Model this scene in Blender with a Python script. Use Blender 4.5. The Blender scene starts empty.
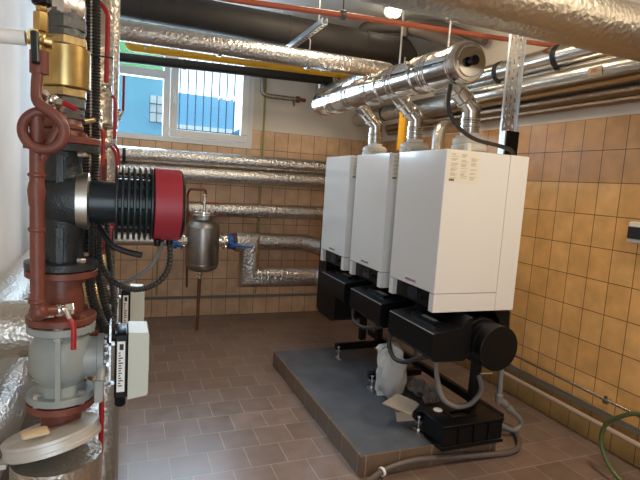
import bpy, math, random
from mathutils import Vector, Matrix, Quaternion
random.seed(4)
SC = bpy.context.scene
COL = SC.collection
PI = math.pi

# ---------------------------------------------------------------- camera
def setup_camera():
    yaw, pitch, roll, h = .3815, .1145, .0645, 1.4892
    f = Vector((math.sin(yaw)*math.cos(pitch), math.cos(yaw)*math.cos(pitch), -math.sin(pitch)))
    r = Vector((math.cos(yaw), -math.sin(yaw), 0)); u = r.cross(f)
    r2 = math.cos(roll)*r + math.sin(roll)*u
    u2 = -math.sin(roll)*r + math.cos(roll)*u
    cd = bpy.data.cameras.new('camera'); cam = bpy.data.objects.new('camera', cd); COL.objects.link(cam)
    cd.sensor_width = 36; cd.lens = 496.2753/640*36; cd.clip_start = .05
    m = Matrix((r2, u2, -f)).transposed().to_4x4(); m.translation = Vector((0, 0, h))
    cam.matrix_world = m
    SC.camera = cam
setup_camera()

# ---------------------------------------------------------------- world, lights, exposure
SC.view_settings.view_transform = 'Standard'; SC.view_settings.look = 'None'
SC.view_settings.gamma = 1; SC.view_settings.exposure = 0.0
W = bpy.data.worlds.new('sky'); SC.world = W; W.use_nodes = True
bg = W.node_tree.nodes['Background']; bg.inputs[0].default_value = (.82, .92, 1, 1); bg.inputs[1].default_value = 2.2

def area(name, loc, size, energy, color, rot=(0, 0, 0)):
    l = bpy.data.lights.new(name, 'AREA'); l.shape = 'RECTANGLE'; l.size, l.size_y = size
    l.energy = energy; l.color = color
    o = bpy.data.objects.new(name, l); o.location = loc; o.rotation_euler = rot; COL.objects.link(o); return o
WARM = (1, .80, .56); COOL = (.70, .85, 1)
area('ceiling_light_front', (1.9, .75, 2.98), (.5, .5), 47, WARM)
area('ceiling_light_rear', (1.35, 3.25, 2.98), (.5, .3), 22, WARM)
area('added_door_fill', (-.1, -1.38, 1.35), (.95, 1.9), 16, COOL, (PI/2, 0, 0))          # cool fill added in an unseen, assumed doorway behind the camera
area('daylight_window', (.43, 5.40, 2.38), (1.5, 1.05), 75, COOL, (-PI/2+.35, 0, 0))

# ---------------------------------------------------------------- materials
def nodes(m):
    return m.node_tree.nodes, m.node_tree.links
def mat(name, col, rough=.5, metal=0, bump=0, bscale=40, var=0, vscale=8, spec=None, coat=0, stretch=None):
    m = bpy.data.materials.new(name); m.use_nodes = True
    N, L = nodes(m); b = N['Principled BSDF']
    b.inputs['Base Color'].default_value = (*col, 1); b.inputs['Roughness'].default_value = rough
    b.inputs['Metallic'].default_value = metal
    if spec is not None: b.inputs['Specular IOR Level'].default_value = spec
    if coat: b.inputs['Coat Weight'].default_value = coat
    if bump or var:
        tc = N.new('ShaderNodeTexCoord'); mp = N.new('ShaderNodeMapping'); L.new(tc.outputs['Object'], mp.inputs[0])
        if stretch: mp.inputs['Scale'].default_value = stretch
    if bump:
        n = N.new('ShaderNodeTexNoise'); n.inputs['Scale'].default_value = bscale; n.inputs['Detail'].default_value = 4
        bp = N.new('ShaderNodeBump'); bp.inputs['Strength'].default_value = bump; bp.inputs['Distance'].default_value = .01
        L.new(mp.outputs[0], n.inputs['Vector']); L.new(n.outputs[0], bp.inputs['Height']); L.new(bp.outputs[0], b.inputs['Normal'])
    if var:
        n2 = N.new('ShaderNodeTexNoise'); n2.inputs['Scale'].default_value = vscale; n2.inputs['Detail'].default_value = 5
        r = N.new('ShaderNodeValToRGB'); r.color_ramp.elements[0].position = .3; r.color_ramp.elements[1].position = .7
        r.color_ramp.elements[0].color = (*[c*(1-var) for c in col], 1); r.color_ramp.elements[1].color = (*[min(1, c*(1+var)) for c in col], 1)
        L.new(mp.outputs[0], n2.inputs['Vector']); L.new(n2.outputs[0], r.inputs[0]); L.new(r.outputs[0], b.inputs['Base Color'])
    return m

def foil(name, col, rough, strength, scale=28, seam=.0, axis=0):
    """crinkled aluminium foil lagging"""
    m = mat(name, col, rough, 1)
    N, L = nodes(m); b = N['Principled BSDF']
    tc = N.new('ShaderNodeTexCoord')
    v = N.new('ShaderNodeTexVoronoi'); v.inputs['Scale'].default_value = scale; v.feature = 'F1'
    n = N.new('ShaderNodeTexNoise'); n.inputs['Scale'].default_value = scale*1.6; n.inputs['Detail'].default_value = 5
    ad = N.new('ShaderNodeMath'); ad.operation = 'ADD'
    L.new(tc.outputs['Object'], v.inputs['Vector']); L.new(tc.outputs['Object'], n.inputs['Vector'])
    L.new(v.outputs['Distance'], ad.inputs[0]); L.new(n.outputs[0], ad.inputs[1])
    bp = N.new('ShaderNodeBump'); bp.inputs['Strength'].default_value = strength; bp.inputs['Distance'].default_value = .012
    L.new(ad.outputs[0], bp.inputs['Height']); L.new(bp.outputs[0], b.inputs['Normal'])
    r = N.new('ShaderNodeMapRange'); r.inputs['To Min'].default_value = rough*.7; r.inputs['To Max'].default_value = rough*1.5
    L.new(n.outputs[0], r.inputs[0]); L.new(r.outputs[0], b.inputs['Roughness'])
    return m

def tiles(name, ax, phase, c1, c2, mortar, w, h, msize, offset=0, rough=.35, zdark=None, bump=.25, ph2=0):
    m = mat(name, c1, rough); N, L = nodes(m); b = N['Principled BSDF']
    g = N.new('ShaderNodeNewGeometry'); s = N.new('ShaderNodeSeparateXYZ'); L.new(g.outputs['Position'], s.inputs[0])
    cb = N.new('ShaderNodeCombineXYZ')
    def sh(src, v):
        a = N.new('ShaderNodeMath'); a.operation = 'ADD'; a.inputs[1].default_value = v; L.new(src, a.inputs[0]); return a.outputs[0]
    L.new(sh(s.outputs[ax[0]], phase), cb.inputs[0]); L.new(sh(s.outputs[ax[1]], ph2), cb.inputs[1])
    t = N.new('ShaderNodeTexBrick'); t.offset = offset; t.inputs['Scale'].default_value = 1
    t.inputs['Brick Width'].default_value = w; t.inputs['Row Height'].default_value = h
    t.inputs['Mortar Size'].default_value = msize; t.inputs['Mortar Smooth'].default_value = .1; t.inputs['Bias'].default_value = 0
    t.inputs['Color1'].default_value = (*c1, 1); t.inputs['Color2'].default_value = (*c2, 1); t.inputs['Mortar'].default_value = (*mortar, 1)
    L.new(cb.outputs[0], t.inputs['Vector'])
    n = N.new('ShaderNodeTexNoise'); n.inputs['Scale'].default_value = 9; n.inputs['Detail'].default_value = 6; L.new(g.outputs['Position'], n.inputs['Vector'])
    mr = N.new('ShaderNodeMapRange'); mr.inputs['From Min'].default_value = .3; mr.inputs['From Max'].default_value = .7
    mr.inputs['To Min'].default_value = .84; mr.inputs['To Max'].default_value = 1.12; L.new(n.outputs[0], mr.inputs[0])
    mx = N.new('ShaderNodeMix'); mx.data_type = 'RGBA'; mx.blend_type = 'MULTIPLY'; mx.inputs[0].default_value = 1
    L.new(t.outputs[0], mx.inputs[6]); L.new(mr.outputs[0], mx.inputs[7])
    out = mx.outputs[2]
    if zdark:                                            # tinted rows: pipe shade painted on the top ones, greyer baseboard tile below
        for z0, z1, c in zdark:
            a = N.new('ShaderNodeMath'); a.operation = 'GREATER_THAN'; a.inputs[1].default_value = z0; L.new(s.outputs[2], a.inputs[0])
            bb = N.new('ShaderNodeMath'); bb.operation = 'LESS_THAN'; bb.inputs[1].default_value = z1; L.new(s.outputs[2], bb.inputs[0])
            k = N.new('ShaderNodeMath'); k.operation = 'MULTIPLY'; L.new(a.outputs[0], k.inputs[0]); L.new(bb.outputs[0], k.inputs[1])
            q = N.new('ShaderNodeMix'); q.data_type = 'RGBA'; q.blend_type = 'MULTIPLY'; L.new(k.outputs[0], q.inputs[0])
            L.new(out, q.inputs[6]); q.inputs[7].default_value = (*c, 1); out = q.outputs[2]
    L.new(out, b.inputs['Base Color'])
    bp = N.new('ShaderNodeBump'); bp.inputs['Strength'].default_value = bump; bp.inputs['Distance'].default_value = .004; bp.invert = True
    L.new(t.outputs['Fac'], bp.inputs['Height']); L.new(bp.outputs[0], b.inputs['Normal'])
    rr = N.new('ShaderNodeMapRange'); rr.inputs['To Min'].default_value = rough*.75; rr.inputs['To Max'].default_value = rough*1.35
    L.new(n.outputs[0], rr.inputs[0]); L.new(rr.outputs[0], b.inputs['Roughness'])
    return m

M = {}
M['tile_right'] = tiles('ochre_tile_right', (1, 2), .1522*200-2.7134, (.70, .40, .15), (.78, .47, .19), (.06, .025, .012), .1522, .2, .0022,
                        zdark=[(1.6, 2.1, (.74, .68, .70)), (-.1, .2, (.52, .56, .54))])  # top rows carry painted pipe shade; lowest is greyer baseboard tile with conduit shade
M['tile_back'] = tiles('ochre_tile_back', (0, 2), .1522*200-1.0514, (.70, .45, .27), (.78, .52, .32), (.16, .08, .04), .1522, .2, .0026)
M['floor'] = tiles('quarry_tile_floor', (0, 1), .2*50-.146+.1, (.175, .125, .105), (.225, .160, .135), (.36, .31, .27), .2, .2, .0022, .5, .30, bump=.2, ph2=.2*50-2.555)
M['floor'].node_tree.nodes['Principled BSDF'].inputs['Specular IOR Level'].default_value = .8
M['plinth_tile'] = tiles('plinth_edge_tile', (1, 0), .05, (.14, .10, .07), (.18, .12, .08), (.32, .25, .19), .2, 9, .003, 0, .35, ph2=4)
M['plinth_tile_x'] = tiles('plinth_edge_tile_front', (0, 1), .02, (.14, .10, .07), (.18, .12, .08), (.32, .25, .19), .2, 9, .003, 0, .35, ph2=4)
M['plaster'] = mat('cream_plaster', (.74, .67, .57), .9, bump=.1, bscale=60, var=.05, vscale=3)
M['plaster_left'] = mat('white_plaster', (.88, .85, .82), .9, bump=.1, bscale=60, var=.05, vscale=3)
M['ceiling'] = mat('ceiling_paint', (.72, .69, .64), .95, var=.04, vscale=3)
M['concrete'] = mat('plinth_paint', (.085, .10, .125), .42, bump=.12, bscale=120, var=.25, vscale=7)
M['foil'] = foil('aluminium_foil', (.66, .64, .61), .27, .42, 42)
M['foil_fine'] = foil('fine_foil', (.62, .60, .56), .32, .28, 70)
M['foil_rough'] = foil('quilted_foil', (.52, .50, .46), .36, .34, 42)
M['brown_foil'] = foil('aged_foil', (.42, .32, .23), .38, .2, 50)
M['steel_shiny'] = mat('polished_steel', (.60, .59, .57), .14, 1, bump=.05, bscale=14)
M['steel_jacket'] = mat('steel_jacket', (.62, .59, .54), .22, 1, bump=.08, bscale=14)
M['lid_metal'] = mat('lid_aluminium', (.62, .62, .60), .5, .5, bump=.05, bscale=30)
M['steel_dull'] = mat('brushed_steel', (.42, .41, .38), .34, 1, var=.15, vscale=20)
M['zinc'] = mat('galvanised', (.66, .68, .70), .35, 1, bump=.15, bscale=80, var=.1, vscale=30)
M['chrome'] = mat('nickel', (.78, .76, .72), .2, 1)
M['brass'] = mat('brass', (.60, .44, .18), .33, 1, var=.12, vscale=30)
M['brass_old'] = mat('brass_dull', (.50, .40, .22), .42, 1, bump=.1, bscale=90, var=.25, vscale=30)
M['iron_grey'] = mat('dull_fitting', (.13, .14, .14), .5, .7, bump=.2, bscale=120, var=.2, vscale=40)
M['oxide'] = mat('red_oxide_paint', (.17, .050, .034), .42, 0, bump=.12, bscale=110, var=.18, vscale=25)
M['oxide_pipe'] = mat('red_fire_pipe', (.55, .14, .075), .45)
M['black_cast'] = mat('black_casting', (.018, .024, .027), .36, 0, bump=.25, bscale=140, var=.3, vscale=30)
M['black_motor'] = mat('black_motor_paint', (.007, .018, .022), .32)
M['black_plastic'] = mat('black_plastic', (.004, .0045, .0055), .36, spec=.25, bump=.04, bscale=200)
M['black_foam'] = mat('black_insulation_shell', (.0045, .005, .006), .44, spec=.22, bump=.08, bscale=300)
M['black_steel'] = mat('black_powder_steel', (.004, .0045, .0055), .35, spec=.3)
M['rubber'] = mat('rubber_lagging', (.16, .13, .105), .75, bump=.1, bscale=60)
M['rubber_black'] = mat('black_rubber', (.012, .012, .014), .55)
M['duct_grey'] = mat('grey_rubber_lagging', (.035, .031, .028), .62, bump=.15, bscale=14, var=.2, vscale=5)
M['pump_red'] = mat('pump_red', (.30, .020, .035), .45, bump=.03, bscale=40)
M['alu'] = mat('cast_aluminium', (.62, .60, .54), .38, 1)
M['valve_grey'] = mat('grey_enamel', (.30, .33, .32), .38, bump=.06, bscale=60, var=.06)
M['cover_cream'] = mat('actuator_cover', (.55, .58, .52), .42)
M['white_plastic'] = mat('white_plastic', (.82, .82, .80), .35)
M['enamel'] = mat('white_enamel', (.75, .75, .745), .16, coat=.3)
M['collar'] = mat('white_collar', (.70, .67, .60), .5)
M['red_handle'] = mat('red_lever_grip', (.36, .012, .02), .35)
M['blue_handle'] = mat('blue_lever', (.01, .11, .42), .35)
M['yellow'] = mat('gas_yellow', (.80, .42, .02), .38)
M['yellow_strip'] = mat('earthing_strip', (.32, .30, .08), .5)
M['grey_hose'] = mat('grey_hose', (.20, .20, .20), .48)
M['trunk'] = mat('grey_trunking', (.20, .185, .165), .5)
M['beige_pipe'] = mat('beige_plastic_pipe', (.46, .36, .29), .35)
M['green_hose'] = mat('green_hose', (.085, .12, .045), .45)
M['corr'] = mat('corrugated_conduit', (.030, .028, .026), .55)
M['floor_hose'] = mat('braided_hose', (.12, .10, .10), .45)
M['pvc'] = mat('white_window_frame', (.80, .80, .79), .35)
M['card'] = mat('brown_cardboard', (.46, .38, .28), .8)
M['bag'] = mat('white_bag', (.72, .74, .74), .35, bump=.5, bscale=25)
M['debris'] = mat('plastic_sheet', (.25, .23, .21), .4, bump=.6, bscale=30)
M['paper'] = mat('paper_label', (.74, .70, .60), .6)
M['sticker'] = mat('white_sticker', (.82, .83, .82), .5)
M['ink'] = mat('grey_print', (.36, .33, .28), .7)
M['black_ink'] = mat('black_print', (.02, .02, .02), .6)
M['logo'] = mat('brand_red', (.22, .03, .025), .5)
M['red_ink'] = mat('red_print', (.62, .05, .02), .6)
M['tape'] = mat('beige_tape', (.62, .50, .32), .6)
M['display'] = mat('display_glass', (.02, .03, .045), .08)
M['ext_blue'] = mat('blue_wall', (.20, .47, .66), .6, bump=.2, bscale=10)
M['ext_blue_dark'] = mat('dark_blue_wall', (.08, .26, .44), .6)
M['ext_green'] = mat('green_awning', (.16, .42, .17), .7)
M['ext_white'] = mat('white_building', (.80, .84, .86), .8)
M['ext_rail'] = mat('dark_railing', (.03, .09, .16), .5)
M['ext_ground'] = mat('pavement', (.30, .36, .42), .9)
gl = bpy.data.materials.new('window_glass'); gl.use_nodes = True
N, L = nodes(gl); N.remove(N['Principled BSDF']); tr = N.new('ShaderNodeBsdfTransparent'); gg = N.new('ShaderNodeBsdfGlossy'); gg.inputs['Roughness'].default_value = .02
mxs = N.new('ShaderNodeMixShader'); fr = N.new('ShaderNodeFresnel'); fr.inputs[0].default_value = 1.3
tr.inputs[0].default_value = (.93, .97, 1, 1)
L.new(fr.outputs[0], mxs.inputs[0]); L.new(tr.outputs[0], mxs.inputs[1]); L.new(gg.outputs[0], mxs.inputs[2]); L.new(mxs.outputs[0], N['Material Output'].inputs[0])
M['glass'] = gl
em = bpy.data.materials.new('lit_lamp_glass'); em.use_nodes = True
em.node_tree.nodes['Principled BSDF'].inputs['Emission Color'].default_value = (1, .86, .62, 1)
em.node_tree.nodes['Principled BSDF'].inputs['Emission Strength'].default_value = 14
M['lamp'] = em
M['lamp_frame'] = mat('lamp_casting', (.6, .58, .52), .5)

# ---------------------------------------------------------------- mesh helpers
ORG = {}
def frame(d):
    d = Vector(d).normalized(); a = Vector((0, 0, 1)) if abs(d.z) < .9 else Vector((1, 0, 0))
    u = a.cross(d).normalized(); return u, d.cross(u).normalized(), d
class MB:
    def __init__(s): s.v = []; s.f = []; s.sm = []; s.mi = []; s.cm = 0
    def add(s, vs, fs, smooth=False):
        n = len(s.v); s.v += [Vector(a) for a in vs]
        for f in fs: s.f.append([n+i for i in f]); s.sm.append(smooth); s.mi.append(s.cm)
    def box(s, a, b, rot=None, piv=None, bev=0):
        x0, y0, z0 = a; x1, y1, z1 = b
        if bev:
            e = bev; vs = []; 
            pts = []
            for z, i in ((z0, e), (z0+e, 0), (z1-e, 0), (z1, e)):
                pts.append([(x0+i+e, y0+i), (x1-i-e, y0+i), (x1-i, y0+i+e), (x1-i, y1-i-e), (x1-i-e, y1-i), (x0+i+e, y1-i), (x0+i, y1-i-e), (x0+i, y0+i+e)])
                vs += [(p[0], p[1], z) for p in pts[-1]]
            fs = [list(range(7, -1, -1)), list(range(24, 32))]
            for k in range(3):
                for i in range(8): fs.append([k*8+i, k*8+(i+1) % 8, k*8+8+(i+1) % 8, k*8+8+i])
        else:
            vs = [(x0, y0, z0), (x1, y0, z0), (x1, y1, z0), (x0, y1, z0), (x0, y0, z1), (x1, y0, z1), (x1, y1, z1), (x0, y1, z1)]
            fs = [(3, 2, 1, 0), (4, 5, 6, 7), (0, 1, 5, 4), (1, 2, 6, 5), (2, 3, 7, 6), (3, 0, 4, 7)]
        vs = [Vector(p) for p in vs]
        if rot is not None:
            c = Vector(piv) if piv else Vector(((x0+x1)/2, (y0+y1)/2, (z0+z1)/2))
            vs = [rot @ (p-c) + c for p in vs]
        s.add(vs, fs)
        return s
    def cbox(s, c, size, rot=None, bev=0):
        return s.box([c[i]-size[i]/2 for i in range(3)], [c[i]+size[i]/2 for i in range(3)], rot, None, bev)
    def prism(s, poly, fn):
        """poly: 2D outline; fn(u, v, k) -> point for k = 0, 1"""
        n = len(poly); vs = [fn(p[0], p[1], 0) for p in poly]+[fn(p[0], p[1], 1) for p in poly]
        fs = [list(range(n-1, -1, -1)), list(range(n, 2*n))]+[[i, (i+1) % n, n+(i+1) % n, n+i] for i in range(n)]
        s.add(vs, fs); return s
    def lathe(s, prof, o, d, n=32, smooth=True, caps=True):
        """prof: (distance along d, radius)"""
        u, w, d = frame(d); o = Vector(o); vs = []
        for h, r in prof:
            for i in range(n):
                a = 2*PI*i/n; vs.append(o+d*h+(u*math.cos(a)+w*math.sin(a))*r)
        fs = []
        for k in range(len(prof)-1):
            for i in range(n): fs.append([k*n+i, k*n+(i+1) % n, (k+1)*n+(i+1) % n, (k+1)*n+i])
        s.add(vs, fs, smooth)
        if caps:
            s.add(vs[:n], [list(range(n-1, -1, -1))]); s.add(vs[-n:], [list(range(n))])
        return s
    def disc(s, o, d, r, h, n=32, bev=.0):
        if bev: return s.lathe([(0, r-bev), (0, r-bev), (bev, r), (bev, r), (h-bev, r), (h-bev, r), (h, r-bev)], o, d, n)
        return s.lathe([(0, r), (h, r)], o, d, n)
    def tube(s, pts, r, n=16, caps=True, smooth=True):
        pts = [Vector(p) for p in pts]; m = len(pts)
        dirs = [(pts[i+1]-pts[i]).normalized() for i in range(m-1)]
        rr = r if isinstance(r, (list, tuple)) else [r]*m
        u, w, _ = frame(dirs[0]); vs = []
        for i in range(m):
            din = dirs[max(0, i-1)]; dout = dirs[min(m-2, i)]
            if 0 < i < m-1: nn = (din+dout).normalized()
            else: nn = din
            for k in range(n):
                a = 2*PI*k/n; off = (u*math.cos(a)+w*math.sin(a))*rr[i]
                dd = din.dot(nn)
                if abs(dd) > .2: off = off-din*(off.dot(nn)/dd)
                vs.append(pts[i]+off)
            if 0 < i < m-1:
                q = din.rotation_difference(dout); u = q @ u; w = q @ w
        fs = []
        for k in range(m-1):
            for i in range(n): fs.append([k*n+i, k*n+(i+1) % n, (k+1)*n+(i+1) % n, (k+1)*n+i])
        s.add(vs, fs, smooth)
        if caps: s.add(vs[:n], [list(range(n-1, -1, -1))]); s.add(vs[-n:], [list(range(n))])
        return s
    def hexnut(s, o, d, r, h): return s.lathe([(0, r*.93), (h*.1, r), (h*.9, r), (h, r*.93)], o, d, 6, False)
    def sphere(s, c, r, n=16, sc=(1, 1, 1)):
        vs = []; fs = []; k = n//2
        for j in range(k+1):
            for i in range(n):
                t = PI*j/k; a = 2*PI*i/n
                vs.append((c[0]+r*sc[0]*math.sin(t)*math.cos(a), c[1]+r*sc[1]*math.sin(t)*math.sin(a), c[2]+r*sc[2]*math.cos(t)))
        for j in range(k):
            for i in range(n): fs.append([j*n+i, j*n+n+i, j*n+n+(i+1) % n, j*n+(i+1) % n])
        s.add(vs, fs, True); return s
    def build(s, name, m, parent=None, origin=None):
        me = bpy.data.meshes.new(name)
        ms = m if isinstance(m, list) else [m]
        o = bpy.data.objects.new(name, me); COL.objects.link(o)
        if parent is not None: org = ORG[parent.name]; o.parent = parent; ORG[o.name] = org
        else:
            if origin is None:
                lo = [min(v[i] for v in s.v) for i in range(3)]; hi = [max(v[i] for v in s.v) for i in range(3)]
                origin = ((lo[0]+hi[0])/2, (lo[1]+hi[1])/2, lo[2])
            org = Vector(origin); o.location = org; ORG[o.name] = org
        me.from_pydata([v-org for v in s.v], [], s.f)
        for q in ms: me.materials.append(M[q])
        for i, p in enumerate(me.polygons): p.use_smooth = s.sm[i]; p.material_index = s.mi[i]
        me.validate(); me.update(); me.set_sharp_from_angle(angle=math.radians(38))
        return o

def fillet(pts, r, n=6):
    pts = [Vector(p) for p in pts]; out = [pts[0]]
    for i in range(1, len(pts)-1):
        a = pts[i-1]-pts[i]; b = pts[i+1]-pts[i]; rr = min(r, a.length*.49, b.length*.49)
        p = pts[i]+a.normalized()*rr; q = pts[i]+b.normalized()*rr
        for k in range(n+1):
            t = k/n; out.append((p*(1-t)+pts[i]*t)*(1-t)+(pts[i]*(1-t)+q*t)*t)
    out.append(pts[-1]); return out
def spline(pts, n=6):
    P = [Vector(p) for p in pts]; P = [2*P[0]-P[1]]+P+[2*P[-1]-P[-2]]; out = []
    for i in range(1, len(P)-2):
        for k in range(n):
            t = k/n; out.append(.5*((2*P[i])+(P[i+1]-P[i-1])*t+(2*P[i-1]-5*P[i]+4*P[i+1]-P[i+2])*t*t+(3*P[i]-P[i-1]-3*P[i+1]+P[i+2])*t**3))
    out.append(P[-2]); return out
def corrugate(pts, r, pitch=.008, depth=.12):
    """resample a path and give a ribbed radius"""
    P = [Vector(p) for p in pts]; out = [P[0]]; rr = [r]; k = 0
    for i in range(len(P)-1):
        L_ = (P[i+1]-P[i]).length; n = max(1, int(round(L_/(pitch/2))))
        for j in range(1, n+1):
            k += 1; out.append(P[i].lerp(P[i+1], j/n)); rr.append(r*(1-depth*(k % 2)))
    return out, rr
def tag(o, label, cat, group=None, kind=None):
    o['label'] = label; o['category'] = cat
    if group: o['group'] = group
    if kind: o['kind'] = kind
    return o
def empty(name, loc, label, cat, group=None):
    o = bpy.data.objects.new(name, None); COL.objects.link(o); o.location = loc; o.empty_display_size = .05
    ORG[o.name] = Vector(loc); return tag(o, label, cat, group)
def struct(o): o['kind'] = 'structure'; return o
def kids(o): return [c for c in bpy.data.objects if c.parent == o]
def copy_tree(o, parent=None):
    c = o.copy(); COL.objects.link(c); c.parent = parent
    for ch in kids(o):
        if ch is not c: copy_tree(ch, c)
    return c
def text_mesh(body, size, name, m, mtx, parent, extrude=.0004, shear=0, align='CENTER'):
    cu = bpy.data.curves.new(name, 'FONT'); cu.body = body; cu.size = size; cu.extrude = extrude; cu.shear = shear
    cu.align_x = align; cu.align_y = 'CENTER'
    t = bpy.data.objects.new('tmp', cu); COL.objects.link(t)
    me = bpy.data.meshes.new_from_object(t.evaluated_get(bpy.context.evaluated_depsgraph_get()))
    bpy.data.objects.remove(t); bpy.data.curves.remove(cu)
    me.name = name; me.transform(Matrix.Translation(-ORG[parent.name]) @ mtx); me.materials.clear(); me.materials.append(M[m])
    o = bpy.data.objects.new(name, me); COL.objects.link(o); o.parent = parent; ORG[o.name] = ORG[parent.name]; return o
def basis(o, x, y, z):
    m = Matrix((Vector(x), Vector(y), Vector(z))).transposed().to_4x4(); m.translation = Vector(o); return m

# ================================================================ SETTING
XR, YB, XL, YF, ZC = 2.742, 5.255, -.62, -1.5, 3.05
struct(MB().box((XL-.15, YF-.15, -.12), (XR+.15, YB+.3, 0)).build('floor', 'floor'))
struct(MB().box((XL-.15, YF-.15, ZC), (XR+.15, YB+.3, ZC+.12)).build('ceiling', 'ceiling'))
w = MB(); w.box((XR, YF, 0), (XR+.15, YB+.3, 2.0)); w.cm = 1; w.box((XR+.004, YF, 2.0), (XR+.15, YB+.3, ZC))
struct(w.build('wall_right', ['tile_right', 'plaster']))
struct(MB().box((XL-.15, YF, 0), (XL, YB+.3, ZC)).build('wall_left', 'plaster_left'))
# back wall with the window opening
WX0, WX1, WZ0, WZ1 = -.40, 1.255, 1.80, 2.95
w = MB(); w.box((XL, YB, 0), (XR, YB+.3, WZ0)); w.box((WX1, YB, WZ0), (XR, YB+.3, 2.0)); w.box((XL, YB, WZ0), (WX0, YB+.3, 2.0))
w.cm = 1; w.box((WX1, YB+.004, 2.0), (XR, YB+.3, ZC)); w.box((XL, YB+.004, 2.0), (WX0, YB+.3, ZC)); w.box((WX0, YB+.004, WZ1), (WX1, YB+.3, ZC))
struct(w.build('wall_back', ['tile_back', 'plaster']))
# unseen wall behind the camera; doorway added to let in cool fill
w = MB(); w.box((XL, YF-.15, 0), (-.6, YF, ZC)); w.box((.42, YF-.15, 0), (XR, YF, ZC)); w.box((-.6, YF-.15, 2.35), (.42, YF, ZC))
struct(w.build('wall_front', 'plaster'))

# window: white frame, mullion, opening sash, glass
win = bpy.data.objects.new('window_1', None); COL.objects.link(win); win.location = (.44, YB, WZ0); ORG['window_1'] = Vector((.44, YB, WZ0)); struct(win)
f = MB(); y0, y1 = YB-.015, YB+.055
f.box((WX0, y0, WZ0), (WX1, y1, WZ0+.05)); f.box((WX0, y0, WZ1-.05), (WX1, y1, WZ1))
f.box((WX0, y0, WZ0+.05), (WX0+.05, y1, WZ1-.05)); f.box((WX1-.05, y0, WZ0+.05), (WX1, y1, WZ1-.05)); f.box((.350, y0, WZ0+.05), (.410, y1, WZ1-.05))
f.box((WX0+.05, y0, 2.400), (.350, y1, 2.478))
f.build('window_frame', 'pvc', win)
s_ = MB(); a, b, c, d = .413, 1.203, WZ0+.052, WZ1-.052; t = .075; ys = YB-.04
s_.box((a, ys, c), (b, ys+.05, c+t), bev=.006); s_.box((a, ys, d-t), (b, ys+.05, d), bev=.006)
s_.box((a, ys, c+t), (a+t, ys+.05, d-t), bev=.006); s_.box((b-t, ys, c+t), (b, ys+.05, d-t), bev=.006)
sash = s_.build('sash', 'pvc', win)
h = MB(); h.disc((.45, ys, 2.29), (0, -1, 0), .014, .012, 16); h.tube([(.45, ys-.012, 2.29), (.45, ys-.035, 2.29), (.45, ys-.035, 2.17)], .009, 8)
h.build('window_handle', 'white_plastic', sash)
MB().box((a+t, ys+.02, c+t), (b-t, ys+.026, d-t)).build('pane', 'glass', win)
MB().box((WX0+.05, YB+.02, WZ0+.05), (.350, YB+.026, 2.40)).build('pane', 'glass', win)
MB().box((WX0+.05, YB+.02, 2.478), (.350, YB+.026, WZ1-.05)).build('pane', 'glass', win)

# skirting row, grey trunking, pipe runs low on the walls
struct(MB().box((XR-.014, .2, .190), (XR, YB, .222)).build('trim_1', 'trunk'))
struct(MB().box((XL, YB-.014, .190), (XR-.014, YB, .218)).build('trim_2', 'trunk'))

def pipe(name, pts, r, m, label, cat='pipe', group=None, fr=0, n=20):
    p = fillet(pts, fr) if fr else pts
    return tag(MB().tube(p, r, n).build(name, m), label, cat, group)

t = empty('water_pipe', (XR-.04, 2.4, .28), 'thin steel water pipe low on the right tiled wall above grey trunking', 'pipe')
MB().tube([(XR-.042, 3.9, .333), (XR-.042, .2, .293)], .010, 12).build('pipe_run', 'chrome', t)
c = MB(); c.lathe([(0, .016), (.018, .016)], (XR-.042, 1.98, .303), (0, 1, 0), 12); c.cbox((XR-.02, 1.989, .303), (.04, .012, .012)); c.cbox((XR-.042, 1.989, .325), (.014, .012, .022)); c.build('pipe_clip', 'iron_grey', t)
pipe('drain_pipe', [(XR-.045, 3.9, .155), (XR-.045, .2, .147)], .0155, 'beige_pipe', 'beige plastic pipe at the foot of the right wall under grey trunking')
tag(MB().box((1.366, YB-.012, .235), (1.386, YB-.002, 2.98), ).build('earthing_strip', 'yellow_strip'), 'long greenish vertical strip on the back wall right of the window', 'earthing strip')
tag(MB().box((.325, YB-.012, .235), (.345, YB-.002, 1.38)).build('earthing_strip', 'yellow_strip'), 'short greenish vertical strip on the back wall behind the red pump ring', 'earthing strip')

# ================================================================ OUTSIDE THE WINDOW
tag(MB().box((-1.5, 6.9, 0), (.60, 7.0, 2.80)).build('blue_building', 'ext_blue'), 'blue wall of a building outside the left window pane', 'building')
bl = empty('blue_building', (1.3, 8.5, 0), 'blue building outside the right pane with a white sky above it', 'building')
MB().box((.32, 8.5, 0), (1.72, 8.7, 2.78)).build('wall', 'ext_blue', bl)
MB().box((.32, 8.46, 2.20), (1.72, 8.5, 2.28)).build('ledge', 'ext_white', bl)
rm = MB(); rm.prism([(1.25, 0), (1.25, 1.98), (2.3, 2.65), (2.3, 0)], lambda u, v, k: (u, 7.6+.15*k, v)); tag(rm.build('stair_side', 'ext_blue_dark'), 'sloping blue stair side behind the railing outside the right pane', 'stairs')
wb = empty('white_window', (.38, 6.88, 2.12), 'white framed window with bars in the blue wall outside', 'window')
MB().box((.29, 6.86, 2.12), (.47, 6.9, 2.46)).build('panel', 'ext_white', wb)
g = MB(); [g.box((.29+x, 6.84, 2.12), (.298+x, 6.86, 2.46)) for x in (0, .085, .172)]; [g.box((.29, 6.84, z), (.47, 6.86, z+.008)) for z in (2.12, 2.24, 2.35)]; g.build('bars', 'ext_rail', wb)
tag(MB().box((-1.5, 6.0, 2.57), (.41, 6.2, 3.5)).build('green_awning', 'ext_green'), 'green panel outside the top left pane', 'awning')
rl = empty('metal_railing', (.9, 6.2, 1.8), 'dark metal railing of thin upright bars outside the right pane', 'railing')
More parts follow.
